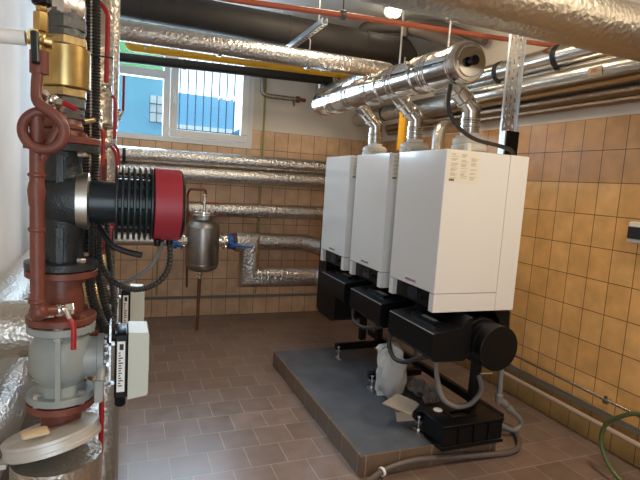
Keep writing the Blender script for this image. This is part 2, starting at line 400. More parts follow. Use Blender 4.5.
g = MB(); g.box((.46, 6.19, 1.99), (2.0, 6.22, 2.02)); g.box((.46, 6.19, 3.05), (2.0, 6.22, 3.08)); g.build('rail', 'ext_rail', rl)
for x in (.46, 1.98): MB().box((x, 6.19, 0), (x+.03, 6.22, 3.08)).build('post', 'ext_rail', rl)
for k in range(15): MB().box((.50+k*.092, 6.195, 2.02), (.512+k*.092, 6.21, 3.05)).build('bar', 'ext_rail', rl)
struct(MB().box((-6, YB+.31, -.05), (8, 12, 0)).build('floor_2', 'ext_ground'))

# ================================================================ CONCRETE PLINTH
pl = empty('plinth', (1.58, 2.9, 0), 'low raised plinth with blue-grey painted top and brown tiled edge under the boilers', 'plinth')
MB().box((1.162, 2.126, 0), (2.02, 3.72, .112)).build('plinth_core', 'concrete', pl)
MB().box((1.150, 2.126, 0), (1.162, 3.72, .115)).build('tile_edge', 'plinth_tile', pl)
MB().box((1.150, 2.114, 0), (2.02, 2.126, .115)).build('tile_edge', 'plinth_tile_x', pl)
PZ = .112

# ================================================================ BOILERS (local frame: x = depth, y = along the row)
def make_boiler():
    r = empty('wall_boiler', (0, 0, 0), '', 'boiler', 'wall boilers in a row')
    Wd, Dp, H = .48, .53, .85; zb = .101
    MB().box((0, 0, zb), (.403, Wd, H), bev=.003).build('front_casing', 'enamel', r)
    MB().box((.405, 0, 0), (Dp, Wd, H), bev=.002).build('rear_casing', 'enamel', r)
    for y in (0, Wd-.045):
        MB().box((.002, y, 0), (.403, y+.045, zb-.003), bev=.002).build('lower_side_panel', 'enamel', r)
    c = MB().box((.03, .047, .005), (.40, Wd-.047, zb-.004)).build('control_panel', 'black_plastic', r)
    d = MB().box((.022, .20, .02), (.03, .30, .085), bev=.002).build('display', 'display', c)
    k = MB(); k.disc((.03, .16, .05), (-1, 0, 0), .014, .015, 16, .002); k.disc((.03, .12, .05), (-1, 0, 0), .010, .008, 16); k.build('knob', 'black_steel', c)
    text_mesh('VIESSMANN', .019, 'logo', 'logo', basis((-.0006, .235, .128), (0, -1, 0), (0, 0, 1), (-1, 0, 0)), r, shear=.25)
    w = MB(); w.prism([(.300, .128), (.286, .135), (.286, .121)], lambda u, v, k: (-.001*k, u, v)); w.build('logo_arrow', 'logo', r)
    s = MB().box((.014, -.0012, .685), (.205, 0, .842)).build('data_sheet', 'paper', r)
    pr = MB()
    for cx, ztop, n in ((.03, .822, 26), (.092, .822, 26), (.152, .806, 24)):
        for i in range(n):
            if i % 5 == 4 or random.random() < .12: continue
            z = ztop+.008-i*.0048; pr.box((cx, -.0016, z-.0020), (cx+.022+random.random()*.024, -.0012, z))
    pr.build('printed_text', 'ink', s)
    b = MB()
    for i in range(9): b.box((.026+i*.0036, -.0017, .691), (.0284+i*.0036, -.0012, .703))
    b.build('barcode', 'black_ink', s)
    ct = MB(); ct.lathe([(0, .094), (.012, .099), (.048, .099), (.053, .091), (.058, .091), (.063, .096), (.085, .094), (.093, .084), (.10, .074), (.10, .056), (.12, .056)], (.31, .24, H), (0, 0, 1), 40)
    ct.build('flue_collar', 'collar', r)
    v = MB(); v.tube([(.20, .10, H), (.20, .10, H+.05)], .018, 12); v.build('vent_stub', 'collar', r)
    return r
boil = make_boiler()
BX, BY, BZ, BYAW = 1.511, 2.13, .851, -.015
blab = ['nearest white wall boiler with its side panel facing the camera', 'middle white wall boiler of the row of three', 'farthest white wall boiler of the row, next to the black separator cover']
BPOS = []
boilers = [boil]+[copy_tree(boil) for _ in range(2)]
for i, o in enumerate(boilers):
    k = i*.595
    o.location = (BX-k*math.sin(BYAW), BY+k*math.cos(BYAW), BZ); o.rotation_euler = (0, 0, BYAW); o['label'] = blab[i]; BPOS.append(Vector(o.location))

# flue pipes: vertical steel stub, 45 degree branch up into the flue header
HA, HB = Vector((1.60, 2.16, 2.140)), Vector((1.615, 4.16, 2.172))
HD = (HB-HA).normalized()
flab = ['shiny steel flue pipe rising from the nearest boiler', 'shiny steel flue pipe rising from the middle boiler', 'shiny steel flue pipe rising from the farthest boiler']
for i in range(3):
    p = BPOS[i]+Vector((.31, .24, .85)); zt = 1.955+.005*i
    t = empty('flue_pipe', (p.x, p.y, p.z+.12), flab[i], 'flue pipe', 'boiler flue pipes')
    g = MB(); hy = p.y+.02
    e = Vector((HA.x+.065, p.y, HA.z+HD.z*(p.y-HA.y)-.05))
    g.tube([(p.x, p.y, p.z+.122), (p.x, p.y, zt), e], .0505, 28)
    g.build('pipe', 'steel_shiny', t)
    bd = MB()
    for z in (p.z+.128, p.z+.150, p.z+.175, p.z+.190): bd.lathe([(0, .0515), (.003, .056), (.010, .056), (.013, .0515)], (p.x, p.y, z), (0, 0, 1), 28)
    bd.build('band', 'steel_shiny', t)
    d = (e-Vector((p.x, p.y, zt))).normalized(); q = Vector((p.x, p.y, zt))
    bd = MB()
    for a in (.06, .13): bd.lathe([(0, .0515), (.003, .057), (.014, .057), (.017, .0515)], q+d*a, d, 28)
    bd.build('clamp_band', 'steel_jacket', t)
# header
t = empty('flue_header', HA-Vector((0, 0, .1)), 'large shiny steel flue collector running above the row of boilers', 'flue header')
L_ = (HB-HA).length
MB().lathe([(0, .100), (L_-.25, .100), (L_-.25, .104), (L_, .104)], HA, HD, 48).build('pipe', 'steel_shiny', t)
for k, a in enumerate((.02, .25, .30, .62, .68, .98, 1.02, 1.30, 1.36, 1.62, 1.66, 1.9)):
    MB().lathe([(0, .100), (.004, .1055), (.010, .1055), (.014, .101), (.020, .101), (.024, .1055), (.030, .1055), (.034, .1)], HA+HD*a, HD, 48, caps=False).build('band', 'steel_shiny', t)
MB().lathe([(0, .094), (.004, .099), (.03, .106), (.05, .107), (.055, .1)], HA-HD*.03, HD, 48).build('end_cap', 'steel_jacket', t)
g = MB(); g.lathe([(0, .074), (.004, .078), (.010, .078)], HA-HD*.036, HD, 32); g.build('access_disc', 'steel_shiny', t)
g = MB(); g.lathe([(0, .020), (.004, .024), (.022, .024), (.026, .016), (.042, .016)], HA-HD*.076, HD, 24); g.build('drain_knob', 'black_plastic', t)
for a in (.40, .83):
    g = MB(); g.lathe([(0, .1005), (0, .107), (.03, .107), (.03, .1005)], HA+HD*a, HD, 48, caps=False); o_ = HA+HD*(a+.015); g.cbox(o_+Vector((-.095, 0, .055)), (.05, .03, .012)); g.tube([o_+Vector((-.12, 0, .02)), o_+Vector((-.12, 0, .085))], .004, 8)
    g.build('clamp', 'steel_jacket', t)
MB().cbox(HA+Vector((-.03, .05, -.104)), (.02, .025, .003)).build('green_sticker', 'ext_green', t)
for y in (2.33, 2.84):
    z = HA.z+HD.z*(y-HA.y)
    tag(MB().tube([(1.60, y, z+.102), (1.60, y, ZC)], .006, 8).build('hanger_rod', 'zinc'), 'threaded rod holding the '+('near end' if y < 2.5 else 'middle')+' of the flue collector from the ceiling', 'hanger rod', 'flue collector hangers')

# black corrugated cable hanging from the flue header over the nearest boiler
pipe('cable', spline([(1.545, 2.2, 2.03), (1.54, 2.2, 1.95), (1.555, 2.2, 1.89), (1.616, 2.2, 1.825), (1.73, 2.2, 1.772), (1.92, 2.22, 1.752), (2.03, 2.25, 1.735), (2.08, 2.27, 1.68)]), .011, 'corr', 'dark cable drooping across the top of the nearest boiler', 'cable')

# ================================================================ HYDRAULIC COVERS under the boilers
clab = ['black insulated cover under the nearest boiler', 'black insulated cover under the middle boiler', 'black insulated cover under the farthest boiler']
def make_cover():
    r = empty('hydraulic_cover', (0, 0, 0), '', 'boiler cover', 'black covers under the boilers')
    Wc = .47
    poly = [(0.02, -.145), (0, -.12), (0, 0), (.012, .006), (.17, .028), (.21, .075), (.235, .085), (.235, -.125), (.20, -.150)]
    g = MB()
    # body with a slot: build in slices along y around the recess
    g.prism(poly, lambda u, v, k: (u, Wc*k, v)); g.build('cover_shell', 'black_foam', r)
    g = MB().box((.07, .10, .010), (.125, .34, .034)); g.build('slot_rim', 'black_plastic', r)
    MB().box((.082, .13, .0335), (.112, .25, .0355)).build('slot_label', 'ink', r)
    g = MB(); g.tube([(.003, 0.004, .003), (.003, Wc-.004, .003)], .0028, 6); g.build('edge_highlight', 'grey_hose', r)  # thin grey bead imitates the highlight along the cover's front top edge
    return r
cv = make_cover(); covers = [cv]+[copy_tree(cv) for _ in range(2)]
for i, o in enumerate(covers):
    o.location = (1.483+.018*i, 2.06+.592*i, .755+.004*i); o.rotation_euler = (0, 0, BYAW); o['label'] = clab[i]
# header pipe insulation (runs along the row under the boilers)
t = empty('collector_insulation', (1.85, 2.0, .53), 'big round black insulated pipe end under the nearest boiler', 'insulated pipe')
MB().lathe([(0, .118), (.003, .122), (.058, .122), (.059, .1205), (.061, .1205), (.062, .122), (.10, .122), (.101, .1205), (.103, .1205), (.104, .122), (.14, .122)], (1.850, 1.985, .683), (.01, 1, 0), 56).build('end_cap', 'black_foam', t)
MB().lathe([(0, .122), (.004, .129), (.04, .129), (.044, .122)], (1.852, 2.126, .683), (.01, 1, 0), 48).build('collar', 'black_foam', t)
MB().lathe([(0, .112), (1.35, .112)], (1.853, 2.18, .683), (.01, 1, 0), 40).build('pipe_shell', 'black_foam', t)
g = MB(); g.prism([(1.99, .62), (1.99, .78), (1.95, .835), (2.06, .835), (2.07, .62)], lambda u, v, k: (u, 2.16+.5*k, v)); g.build('side_shell', 'black_foam', t)
# low-loss header block at far end
g = MB(); g.prism([(3.62, .40), (3.68, .36), (3.96, .36), (4.02, .39), (4.03, .46), (4.03, 1.04), (4.0, 1.08), (3.86, 1.08), (3.86, .60), (3.62, .60)], lambda u, v, k: (1.62+.26*k, u, v))
tag(g.build('separator_cover', 'black_foam'), 'tall black insulated block at the far end of the boiler row', 'insulated block')

# ================================================================ FRAME under the boilers
fr_ = empty('boiler_frame', (1.85, 2.9, PZ), 'black steel support frame with levelling feet under the boilers', 'frame')
fys = (2.30, 2.90, 3.50)
for i, y in enumerate(fys):
    g = MB(); zz = .20
    x0 = 1.575+.012*i
    g.box((x0, y-.025, zz-.025), (2.0, y+.025, zz+.025), bev=.004); b_ = g.build('foot_beam', 'black_steel', fr_)
    MB().box((x0-.003, y-.017, zz-.017), (x0, y+.017, zz+.017)).build('beam_opening', 'rubber_black', b_)
    g = MB(); g.disc((x0+.01, y-.035, PZ), (0, 0, 1), .006, .10, 10); g.cbox((x0+.01, y-.035, PZ+.004), (.022, .09, .008)); g.hexnut((x0+.01, y-.035, PZ+.012), (0, 0, 1), .012, .012); g.cbox((x0+.01, y-.032, PZ+.062), (.03, .03, .006)); g.hexnut((x0+.01, y-.035, PZ+.09), (0, 0, 1), .011, .010)
    g.build('levelling_foot', 'zinc', fr_)
for y in (2.30, 3.50):
    MB().box((1.955, y-.025, .226), (2.005, y+.025, .60), bev=.004).build('post', 'black_steel', fr_)
MB().box((1.83, 3.53, .226), (1.88, 3.58, .56), bev=.004).build('post', 'black_steel', fr_)
MB().box((2.005, 2.1, .20), (2.045, 3.75, .25), bev=.004).build('base_rail', 'black_steel', fr_)
MB().tube([(1.98, 2.26, .43), (2.06, 2.25, .43)], .004, 8).build('bolt', 'zinc', fr_)

# ================================================================ hoses under the boilers
def hose(name, pts, r, m, label, corr=False, cat='hose', n=12):
    P = spline(pts, 6)
    if corr: P, rr = corrugate(P, r, .010, .14)
    else: rr = r
    return tag(MB().tube(P, rr, n).build(name, m), label, cat)
hose('drain_hose', [(1.56, 2.13, .615), (1.58, 2.15, .57), (1.60, 2.15, .47), (1.645, 2.15, .363), (1.73, 2.15, .307), (1.82, 2.15, .303), (1.885, 2.16, .332), (1.94, 2.19, .37), (1.965, 2.25, .42)], .0145, 'grey_hose', 'grey hose looping down below the nearest boiler above the black box', True)
hose('drain_hose', [(1.53, 2.563, .60), (1.52, 2.552, .536), (1.52, 2.482, .48), (1.52, 2.36, .50), (1.53, 2.25, .56), (1.57, 2.17, .60)], .013, 'corr', 'dark grey hose looping in front of the white bag', False)
hose('drain_hose', [(1.55, 3.14, .60), (1.54, 3.092, .537), (1.54, 2.962, .525), (1.55, 2.80, .57), (1.58, 2.71, .605)], .013, 'corr', 'dark grey hose looping below the middle boiler cover', False)
t = empty('drain_trap', (2.15, 2.25, .1), 'grey plastic drain pipe with elbows right of the black box', 'drain trap')
MB().tube([(2.118, 2.25, .60), (2.135, 2.25, .29)], .016, 16).build('pipe', 'grey_hose', t)
g = MB(); g.lathe([(0, .021), (.03, .024), (.05, .024), (.055, .02)], (2.135, 2.25, .24), (0, 0, 1), 20); g.lathe([(0, .021), (.05, .024), (.055, .02)], (2.145, 2.25, .25), (.8, 0, -.55), 20); g.lathe([(0, .019), (.02, .023), (.04, .023)], (2.20, 2.25, .205), (.8, 0, -.55), 20); g.build('elbow', 'grey_hose', t)
MB().tube(spline([(2.22, 2.25, .19), (2.28, 2.25, .145), (2.325, 2.25, .10), (2.322, 2.25, .060), (2.27, 2.25, .045), (2.17, 2.25, .09), (2.03, 2.27, .14)]), .015, 14).build('bend', 'grey_hose', t)
hose('floor_hose', [(1.05, 1.99, .017), (1.165, 2.05, .018), (1.285, 2.090, .040), (1.445, 2.092, .062), (1.64, 2.090, .052), (1.90, 2.085, .030), (2.10, 2.08, .02), (2.22, 2.14, .02), (2.31, 2.28, .02), (2.30, 2.42, .03)], .0155, 'floor_hose', 'dark purple-grey hose lying on the floor in front of the plinth', False)
tag(MB().lathe([(0, .0165), (0, .024), (.014, .024), (.014, .0165)], (1.255, 2.081, .036), (.94, .26, .17), 20, caps=False).build('hose_clip', 'sticker'), 'small white clip around the floor hose', 'hose clip')
hose('green_hose', [(2.50, 1.35, .435), (2.46, 1.55, .437), (2.45, 1.63, .425), (2.45, 1.702, .378), (2.45, 1.779, .302), (2.45, 1.80, .209), (2.45, 1.78, .14), (2.45, 1.71, .065), (2.46, 1.61, .025), (2.48, 1.45, .012)], .0115, 'green_hose', 'green hose loop at the bottom right corner by the tiled wall', False)

# neutralising box
nb = empty('neutraliser_box', (1.8, 2.2, PZ), 'black plastic box with a dark lid on the plinth under the nearest boiler', 'box')
MB().box((1.604, 2.062, PZ+.012), (2.004, 2.262, PZ+.122), bev=.004).build('tub', 'black_plastic', nb)
l = MB().box((1.598, 2.056, PZ+.122), (2.01, 2.268, PZ+.136), bev=.004).build('lid', 'black_plastic', nb)
g = MB(); g.box((1.70, 2.12, PZ+.136), (1.86, 2.14, PZ+.146)); g.box((1.70, 2.19, PZ+.136), (1.86, 2.21, PZ+.146)); g.box((1.84, 2.14, PZ+.136), (1.86, 2.19, PZ+.146)); g.box((1.70, 2.14, PZ+.136), (1.72, 2.19, PZ+.146)); g.build('lid_handle', 'black_steel', l)
g = MB(); g.disc((1.685, 2.235, PZ+.136), (0, 0, 1), .026, .006, 20, .002); g.build('screw_cap', 'sticker', l)
g = MB(); g.box((1.60, 2.05, PZ+.0), (2.006, 2.06, PZ+.014)); g.box((1.594, 2.05, PZ), (1.603, 2.262, PZ+.014)); g.build('base_tray', 'black_steel', nb)
for x in (1.70, 1.80, 1.90): MB().box((x, 2.054, PZ+.02), (x+.006, 2.062, PZ+.115)).build('rib', 'black_steel', nb)
# cardboard, bag, crumpled sheet
R1 = Matrix.Rotation(math.radians(-24), 3, 'Z') @ Matrix.Rotation(math.radians(6), 3, 'X') @ Matrix.Rotation(math.radians(-10), 3, 'Y')
cb = empty('cardboard_sheet', (1.56, 2.39, PZ), 'small brown cardboard flap on the foot beam beside the black box', 'cardboard')
MB().prism([(1.431, 2.424), (1.591, 2.526), (1.643, 2.40), (1.643, 2.359), (1.518, 2.256)], lambda u, v, k: (u, v, .228+.005*k)).build('flap', 'card', cb)
MB().cbox((1.565, 2.375, .188), (.12, .10, .060), R1).build('carton', 'card', cb)
g = MB(); P = []
prof = [(0, .075), (.03, .092), (.10, .098), (.17, .092), (.24, .080), (.29, .072), (.33, .080), (.36, .062), (.375, .02)]
n = 28
for h_, r_ in prof:
    for i in range(n):
        a = 2*PI*i/n; q = r_*(1+.16*math.sin(3*a+h_*14)+.08*math.sin(7*a-h_*30)); P.append((1.69+q*1.05*math.cos(a)-.10*h_+.012*math.sin(h_*40+4*a), 2.76+q*.80*math.sin(a)+.010*math.sin(h_*33+6*a), PZ+h_*.93+.016*math.sin(5*a)*(h_ > .2)))
F = [[k*n+i, k*n+(i+1) % n, (k+1)*n+(i+1) % n, (k+1)*n+i] for k in range(len(prof)-1) for i in range(n)]
g.add(P, F, True); g.add(P[:n], [list(range(n-1, -1, -1))]); g.add(P[-n:], [list(range(n))])
bag = g.build('plastic_bag', 'bag'); tag(bag, 'crumpled white plastic bag standing on the plinth below the middle boiler', 'bag')
g = MB(); P = []; nx, ny = 16, 8
for j in range(ny+1):
    for i in range(nx+1):
        P.append((1.82+i*.17/nx, 2.55+j*.30/ny, PZ+.012+abs(.05*math.sin(i*1.3+j*.7)*math.sin(j*1.1))+.01*random.random()))
tp = len(P); P2 = [(p[0], p[1], p[2]-.003) for p in P]
F = [[j*(nx+1)+i, j*(nx+1)+i+1, (j+1)*(nx+1)+i+1, (j+1)*(nx+1)+i] for j in range(ny) for i in range(nx)]
g.add(P, F, True); g.add(P2, [f[::-1] for f in F], True)
tag(g.build('crumpled_sheet', 'debris'), 'crumpled translucent plastic sheet on the plinth behind the black box', 'plastic sheet')

# ================================================================ BACK WALL PIPES
def foilpipe(pts, r, label, m='foil', bands=(), n=28, group=None, ax=None, extra=None):
    t = empty('insulated_pipe', Vector(pts[0])-Vector((0, 0, r)), label, 'insulated pipe', group)
    MB().tube(pts, r, n).build('foil_lagging', m, t)
    for p, d, col in bands: MB().lathe([(0, r+.0005), (.001, r+.003), (.029, r+.003), (.03, r+.0005)], Vector(p)-Vector(d)*.015, d, n).build('band', col, t)
    return t
foilpipe([(-.62, 5.05, 1.637), (2.74, 5.05, 1.664)], .071, 'upper foil-wrapped pipe on the back wall just under the window', bands=[((0, 5.05, 1.638), (1, 0, 0), 'rubber_black')])
foilpipe([(-.62, 5.06, 1.487), (2.74, 5.06, 1.512)], .075, 'second foil-wrapped pipe on the back wall, touching below the upper one')
foilpipe([(-.62, 5.10, 1.143), (2.74, 5.10, 1.162)], .074, 'third foil-wrapped pipe on the back wall behind the top of the steel tank', bands=[((1.02, 5.10, 1.151), (1, 0, 0), 'foil_fine')])
foilpipe([(1.30, 5.12, .828), (1.87, 5.12, .824), (2.08, 4.82, .775)], .088, 'short foil-wrapped pipe low on the back wall ending at the black block', n=28)
foilpipe([(1.02, 4.75, .868), (1.165, 4.75, .862), (1.165, 4.75, .517), (1.90, 4.75, .513), (2.0, 4.6, .513)], .098, 'stepped foil-wrapped pipe with square elbows right of the steel tank', n=28)
foilpipe([(-.62, 4.75, .872), (.405, 4.75, .870)], .05, 'pale foil-wrapped pipe left of the steel tank under the red pump ring', 'foil_fine')

# steel dirt separator
t = empty('dirt_separator', (.708, 4.75, .58), 'stainless steel separator tank hanging between blue-handled valves on the back wall', 'tank')
c0 = (.708, 4.75, 0)
MB().lathe([(.575, .02), (.58, .07), (.595, .115), (.62, .145), (.65, .155), (1.00, .155), (1.03, .148), (1.06, .12), (1.075, .085), (1.12, .083)], c0, (0, 0, 1), 40).build('tank_body', 'steel_dull', t)
g = MB(); g.disc((.708, 4.75, 1.115), (0, 0, 1), .125, .018, 32, .003); g.disc((.708, 4.75, 1.137), (0, 0, 1), .125, .018, 32, .003)
for k in range(8):
    a = k*PI/4+.2; g.hexnut((.708+.105*math.cos(a), 4.75+.105*math.sin(a), 1.155), (0, 0, 1), .013, .012)
g.build('top_flange', 'chrome', t)
g = MB(); g.lathe([(.650, .1565), (.662, .1565)], c0, (0, 0, 1), 40); g.build('weld_seam', 'steel_dull', t)
MB().lathe([(.99, .1565), (1.002, .1565)], c0, (0, 0, 1), 40).build('weld_seam', 'steel_dull', t)
for sx in (-1, 1):
    g = MB(); g.tube([(.708+sx*.13, 4.75, .87), (.708+sx*.235, 4.75, .87)], .045, 24); g.disc((.708+sx*.185, 4.75, .87), (sx, 0, 0), .082, .02, 28, .003)
    for k in range(4):
        a = PI/4+k*PI/2; g.hexnut((.708+sx*.175, 4.75+.065*math.cos(a), .87+.065*math.sin(a)), (sx, 0, 0), .011, .05)
    g.build('side_flange', 'chrome', t)
g = MB(); g.tube([(.695, 4.75, .60), (.695, 4.75, .51)], .018, 16); g.hexnut((.695, 4.75, .54), (0, 0, 1), .026, .025); g.tube([(.695, 4.75, .53), (.66, 4.72, .53)], .008, 8); g.build('drain_valve', 'chrome', t)
MB().tube([(.695, 4.75, .51), (.685, 4.75, .0)], .015, 12).build('drain_pipe', 'oxide', t)
g = MB(); g.tube([(.715, 4.75, 1.155), (.715, 4.75, 1.29)], .012, 12); g.sphere((.715, 4.75, 1.235), .022); g.hexnut((.715, 4.75, 1.285), (0, 0, 1), .018, .03); g.build('air_valve', 'chrome', t)
MB().tube(fillet([(.72, 4.75, 1.31), (.72, 4.75, 1.355), (.578, 4.78, 1.355), (.578, 4.95, 1.30), (.60, 4.95, .38)], .03), .012, 10).build('vent_pipe', 'oxide', t)
MB().tube([(.725, 4.72, 1.235), (.84, 4.70, 1.235)], .007, 8).build('lever', 'red_handle', t)
# butterfly valves either side
for sx, lab in ((-1, 'blue-handled butterfly valve left of the steel tank'), (1, 'blue-handled butterfly valve right of the steel tank')):
    x = .708+sx*.262
    v = empty('butterfly_valve', (x, 4.75, .77), lab, 'valve', 'butterfly valves beside the steel tank')
    g = MB(); g.disc((x-.025, 4.75, .87), (1, 0, 0), .075, .05, 32, .004); g.tube([(x, 4.75, .87), (x, 4.60, .86)], .022, 14); g.build('body', 'blue_handle', v)
    g = MB(); g.disc((x+sx*.027, 4.75, .87), (sx, 0, 0), .082, .02, 32, .003); g.build('flange', 'oxide', v)
    g = MB(); g.cbox((x, 4.585, .858), (.05, .03, .05), None, .006); g.tube([(x, 4.58, .858), (x+(.07 if sx < 0 else .17), 4.54, .842)], [.014, .008], 12); g.build('handle', 'blue_handle', v)
# small grey pipe right of the window
t = empty('vent_pipe', (1.3, 5.225, 2.3), 'thin grey elbow pipe with a red stop valve right of the window', 'pipe')
MB().tube(fillet([(1.335, 5.225, 3.0), (1.335, 5.225, 2.385), (1.40, 5.225, 2.362), (1.74, 5.225, 2.366)], .07), .024, 16).build('pipe_run', 'steel_dull', t)
g = MB(); g.lathe([(0, .02), (.02, .034), (.05, .034), (.06, .02), (.12, .018)], (1.70, 5.225, 2.366), (1, 0, 0), 16); g.tube([(1.68, 5.225, 2.36), (1.68, 5.18, 2.29)], .010, 8); g.build('stop_valve', 'oxide', t)

# ================================================================ OVERHEAD PIPES ALONG THE ROOM
def sag(o): return o
t = empty('black_duct', (-.6, 4.15, 2.6), 'thick dark grey rubber-lagged pipe under the ceiling, the biggest overhead', 'insulated pipe')
MB().tube([(-.60, 4.15, 2.735), (2.34, 4.15, 2.728), (2.48, 4.32, 2.74), (2.48, 5.2, 2.74)], .121, 32).build('lagging', 'duct_grey', t)
for x in (1.24, 1.95, .1): MB().lathe([(0, .121), (.002, .1235), (.03, .1235), (.032, .121)], (x, 4.15, 2.731), (1, 0, 0), 32).build('joint_band', 'duct_grey', t)
foilpipe([(-.10, 3.70, 2.408), (1.94, 3.70, 2.424), (1.94, 5.04, 2.424)], .067, 'foil-wrapped pipe hung across the room below the thick dark pipe', 'foil', bands=[((1.29, 3.70, 2.413), (1, 0, 0), 'foil_fine'), ((.62, 3.7, 2.407), (1, 0, 0), 'foil_fine')])
t = empty('gas_pipe', (.1, 4.6, 2.48), 'yellow gas pipe crossing overhead in front of the window', 'pipe')
MB().tube(fillet([(.02, 4.60, 2.60), (.02, 4.60, 2.508), (2.06, 4.60, 2.550), (1.99, 3.40, 2.24), (1.985, 3.40, 1.78)], .06), .033, 18).build('pipe_run', 'yellow', t)
MB().lathe([(0, .032), (0, .037), (.02, .037), (.02, .032)], (1.72, 4.60, 2.556), (1, 0, 0), 18).build('coupling', 'zinc', t)
g = MB(); g.lathe([(0, .032), (0, .037), (.02, .037), (.02, .032)], (.14, 4.60, 2.521), (1, 0, 0), 18); g.tube([(.15, 4.60, 2.55), (.15, 4.60, ZC)], .005, 8); g.build('pipe_clip', 'zinc', t)
t = empty('cold_pipe', (-.55, 4.9, 2.4), 'black lagged pipe below the yellow gas pipe crossing the window', 'insulated pipe')
MB().tube([(-.55, 4.90, 2.462), (1.98, 4.90, 2.540)], .043, 20).build('lagging', 'rubber_black', t)
MB().lathe([(0, .043), (0, .048), (.03, .048), (.03, .043)], (.49, 4.90, 2.494), (1, 0, 0), 20).build('clamp', 'rubber_black', t)
g = MB(); g.sphere((2.02, 4.9, 2.542), .06); g.tube([(2.0, 4.9, 2.54), (2.18, 4.9, 2.545)], .03, 14); g.build('end_valve', 'steel_dull', t)
pipe('fire_pipe', [(-.55, 2.65, 2.345), (.538, 2.65, 2.386), (1.218, 2.65, 2.425), (2.047, 2.65, 2.462), (2.735, 2.65, 2.500)], .0150, 'oxide_pipe', 'thin red-brown fire pipe running diagonally near the ceiling', n=14)
g = MB(); g.lathe([(0, .017), (0, .026), (.025, .026), (.025, .017)], (1.10, 2.65, 2.418), (1, 0, .04), 16, caps=False); g.tube([(1.113, 2.65, 2.442), (1.113, 2.65, ZC)], .004, 8)
tag(g.build('pipe_clip', 'iron_grey'), 'dark clip on a thin rod holding the red-brown pipe', 'pipe clip')
g = MB(); zb_, = (2.585,)
g.box((1.235, 3.30, 2.560), (1.276, 4.45, 2.564)); g.box((1.235, 3.30, 2.560), (1.239, 4.45, 2.603)); g.box((1.272, 3.30, 2.560), (1.276, 4.45, 2.603)); g.box((1.239, 3.30, 2.599), (1.246, 4.45, 2.603)); g.box((1.265, 3.30, 2.599), (1.272, 4.45, 2.603))
st = empty('strut_channel', (1.255, 3.8, 2.56), 'slotted steel strut channel hung under the thick dark pipe', 'strut')
g.build('channel', 'zinc', st)
g = MB()
for k in range(18): g.cbox((1.256, 3.36+k*.06, 2.5595), (.012, .030, .001))
g.build('slots', 'rubber_black', st)
for i, (x, y) in enumerate(((1.256, 3.42), (1.256, 4.32))):
    MB().tube([(x, y, 2.55), (x, y, ZC)], .005, 8).build('rod', 'zinc', st)
tag(MB().tube([(1.30, 3.70, 2.492), (1.30, 3.70, 2.56), (1.262, 3.70, 2.60)], .005, 8).build('hanger_rod', 'zinc'), 'short rod from the strut channel to the foil-wrapped pipe below it', 'hanger rod')
foilpipe([(1.98, 5.12, 2.30), (1.98, 5.12, ZC-.002)], .085, 'upright foil-wrapped pipe on the back wall behind the far end of the flue collector', 'steel_jacket')
tag(MB().tube([(.49, 4.90, 2.54), (.49, 4.90, ZC)], .004, 8).build('hanger_rod', 'steel_dull'), 'thin rod holding the black lagged pipe in front of the window', 'hanger rod')
# dark rubber pipes near the back right corner
tag(MB().tube(fillet([(2.05, 4.42, 2.82), (2.07, 4.42, 2.97), (2.38, 4.27, 2.985), (2.42, 3.83, 2.82), (2.58, 3.50, 2.66)], .08), .052, 18).build('rubber_pipe', 'rubber'), 'lower dark lagged pipe near the ceiling beside the lamp', 'insulated pipe')
tag(MB().tube(fillet([(2.33, 4.09, 2.84), (2.33, 4.09, 2.96), (2.58, 3.94, 2.96), (2.68, 3.40, 2.70)], .06), .034, 18).build('rubber_pipe', 'rubber'), 'upper dark lagged pipe near the ceiling beside the lamp', 'insulated pipe')
# big foil pipe close above the camera
foilpipe([(-.60, 1.8, 2.314), (2.37, 1.8, 2.312), (2.37, -.4, 2.312)], .121, 'largest quilted foil pipe crossing the top right of the photo nearest the camera', 'foil_rough', n=40)

# ================================================================ PIPES ALONG THE RIGHT WALL
def rp(x, z0, z1, r, y0, y1, label, m='steel_jacket', bands=()):
    t = empty('insulated_pipe', (x, y0, z0-r), label, 'insulated pipe')
    d = Vector((0, y1-y0, z1-z0)).normalized()
    MB().lathe([(0, r), ((y1-y0), r)], (x, y0, z0), d, 32).build('jacket', m, t)
    for y in bands:
        z = z0+(z1-z0)*(y-y0)/(y1-y0); MB().lathe([(0, r+.0005), (.002, r+.004), (.042, r+.004), (.044, r+.0005)], (x, y, z), d, 32).build('clamp', 'rubber_black', t)
    return t
rp(2.59, 2.402, 2.385, .074, .2, 3.85, 'upper steel-jacketed pipe with two black clamps along the right wall', bands=(2.50, 3.04, 3.4))
t = rp(2.585, 2.235, 2.235, .082, .2, 4.05, 'bright steel-jacketed pipe with an orange-lettered tag along the right wall')
MB().lathe([(0, .092), (.42, .092)], (2.585, 3.62, 2.235), (0, 1, 0), 28).build('wrapped_section', 'foil_rough', t)
tg = MB(); n_ = 7
for i in range(n_):
    a0 = math.radians(204-i*5); a1 = math.radians(204-(i+1)*5)
    q = [(2.585+.0850*math.cos(a), y, 2.235+.0845*math.sin(a)) for a in (a0, a1) for y in (2.13, 2.225)]
    tg.add(q, [(0, 1, 3, 2)])
tg = tg.build('paper_tag', 'tape', t)
text_mesh('M1', .034, 'tag_writing', 'red_ink', basis((2.4985, 2.178, 2.228), (0, -1, 0), (0, 0, 1), (-1, 0, 0)), t, .0005)
rp(2.675, 2.130, 2.130, .034, .2, 4.9, 'thin brownish foil pipe below the bright pipe on the right wall', 'brown_foil')
rp(2.69, 2.080, 2.080, .022, .2, 4.9, 'lowest thin foil pipe along the right wall, just above the tiles', 'brown_foil')
rp(2.69, 2.33, 2.33, .034, .2, 4.6, 'thin foil pipe tucked between the two steel-jacketed pipes on the right wall', 'foil_fine')
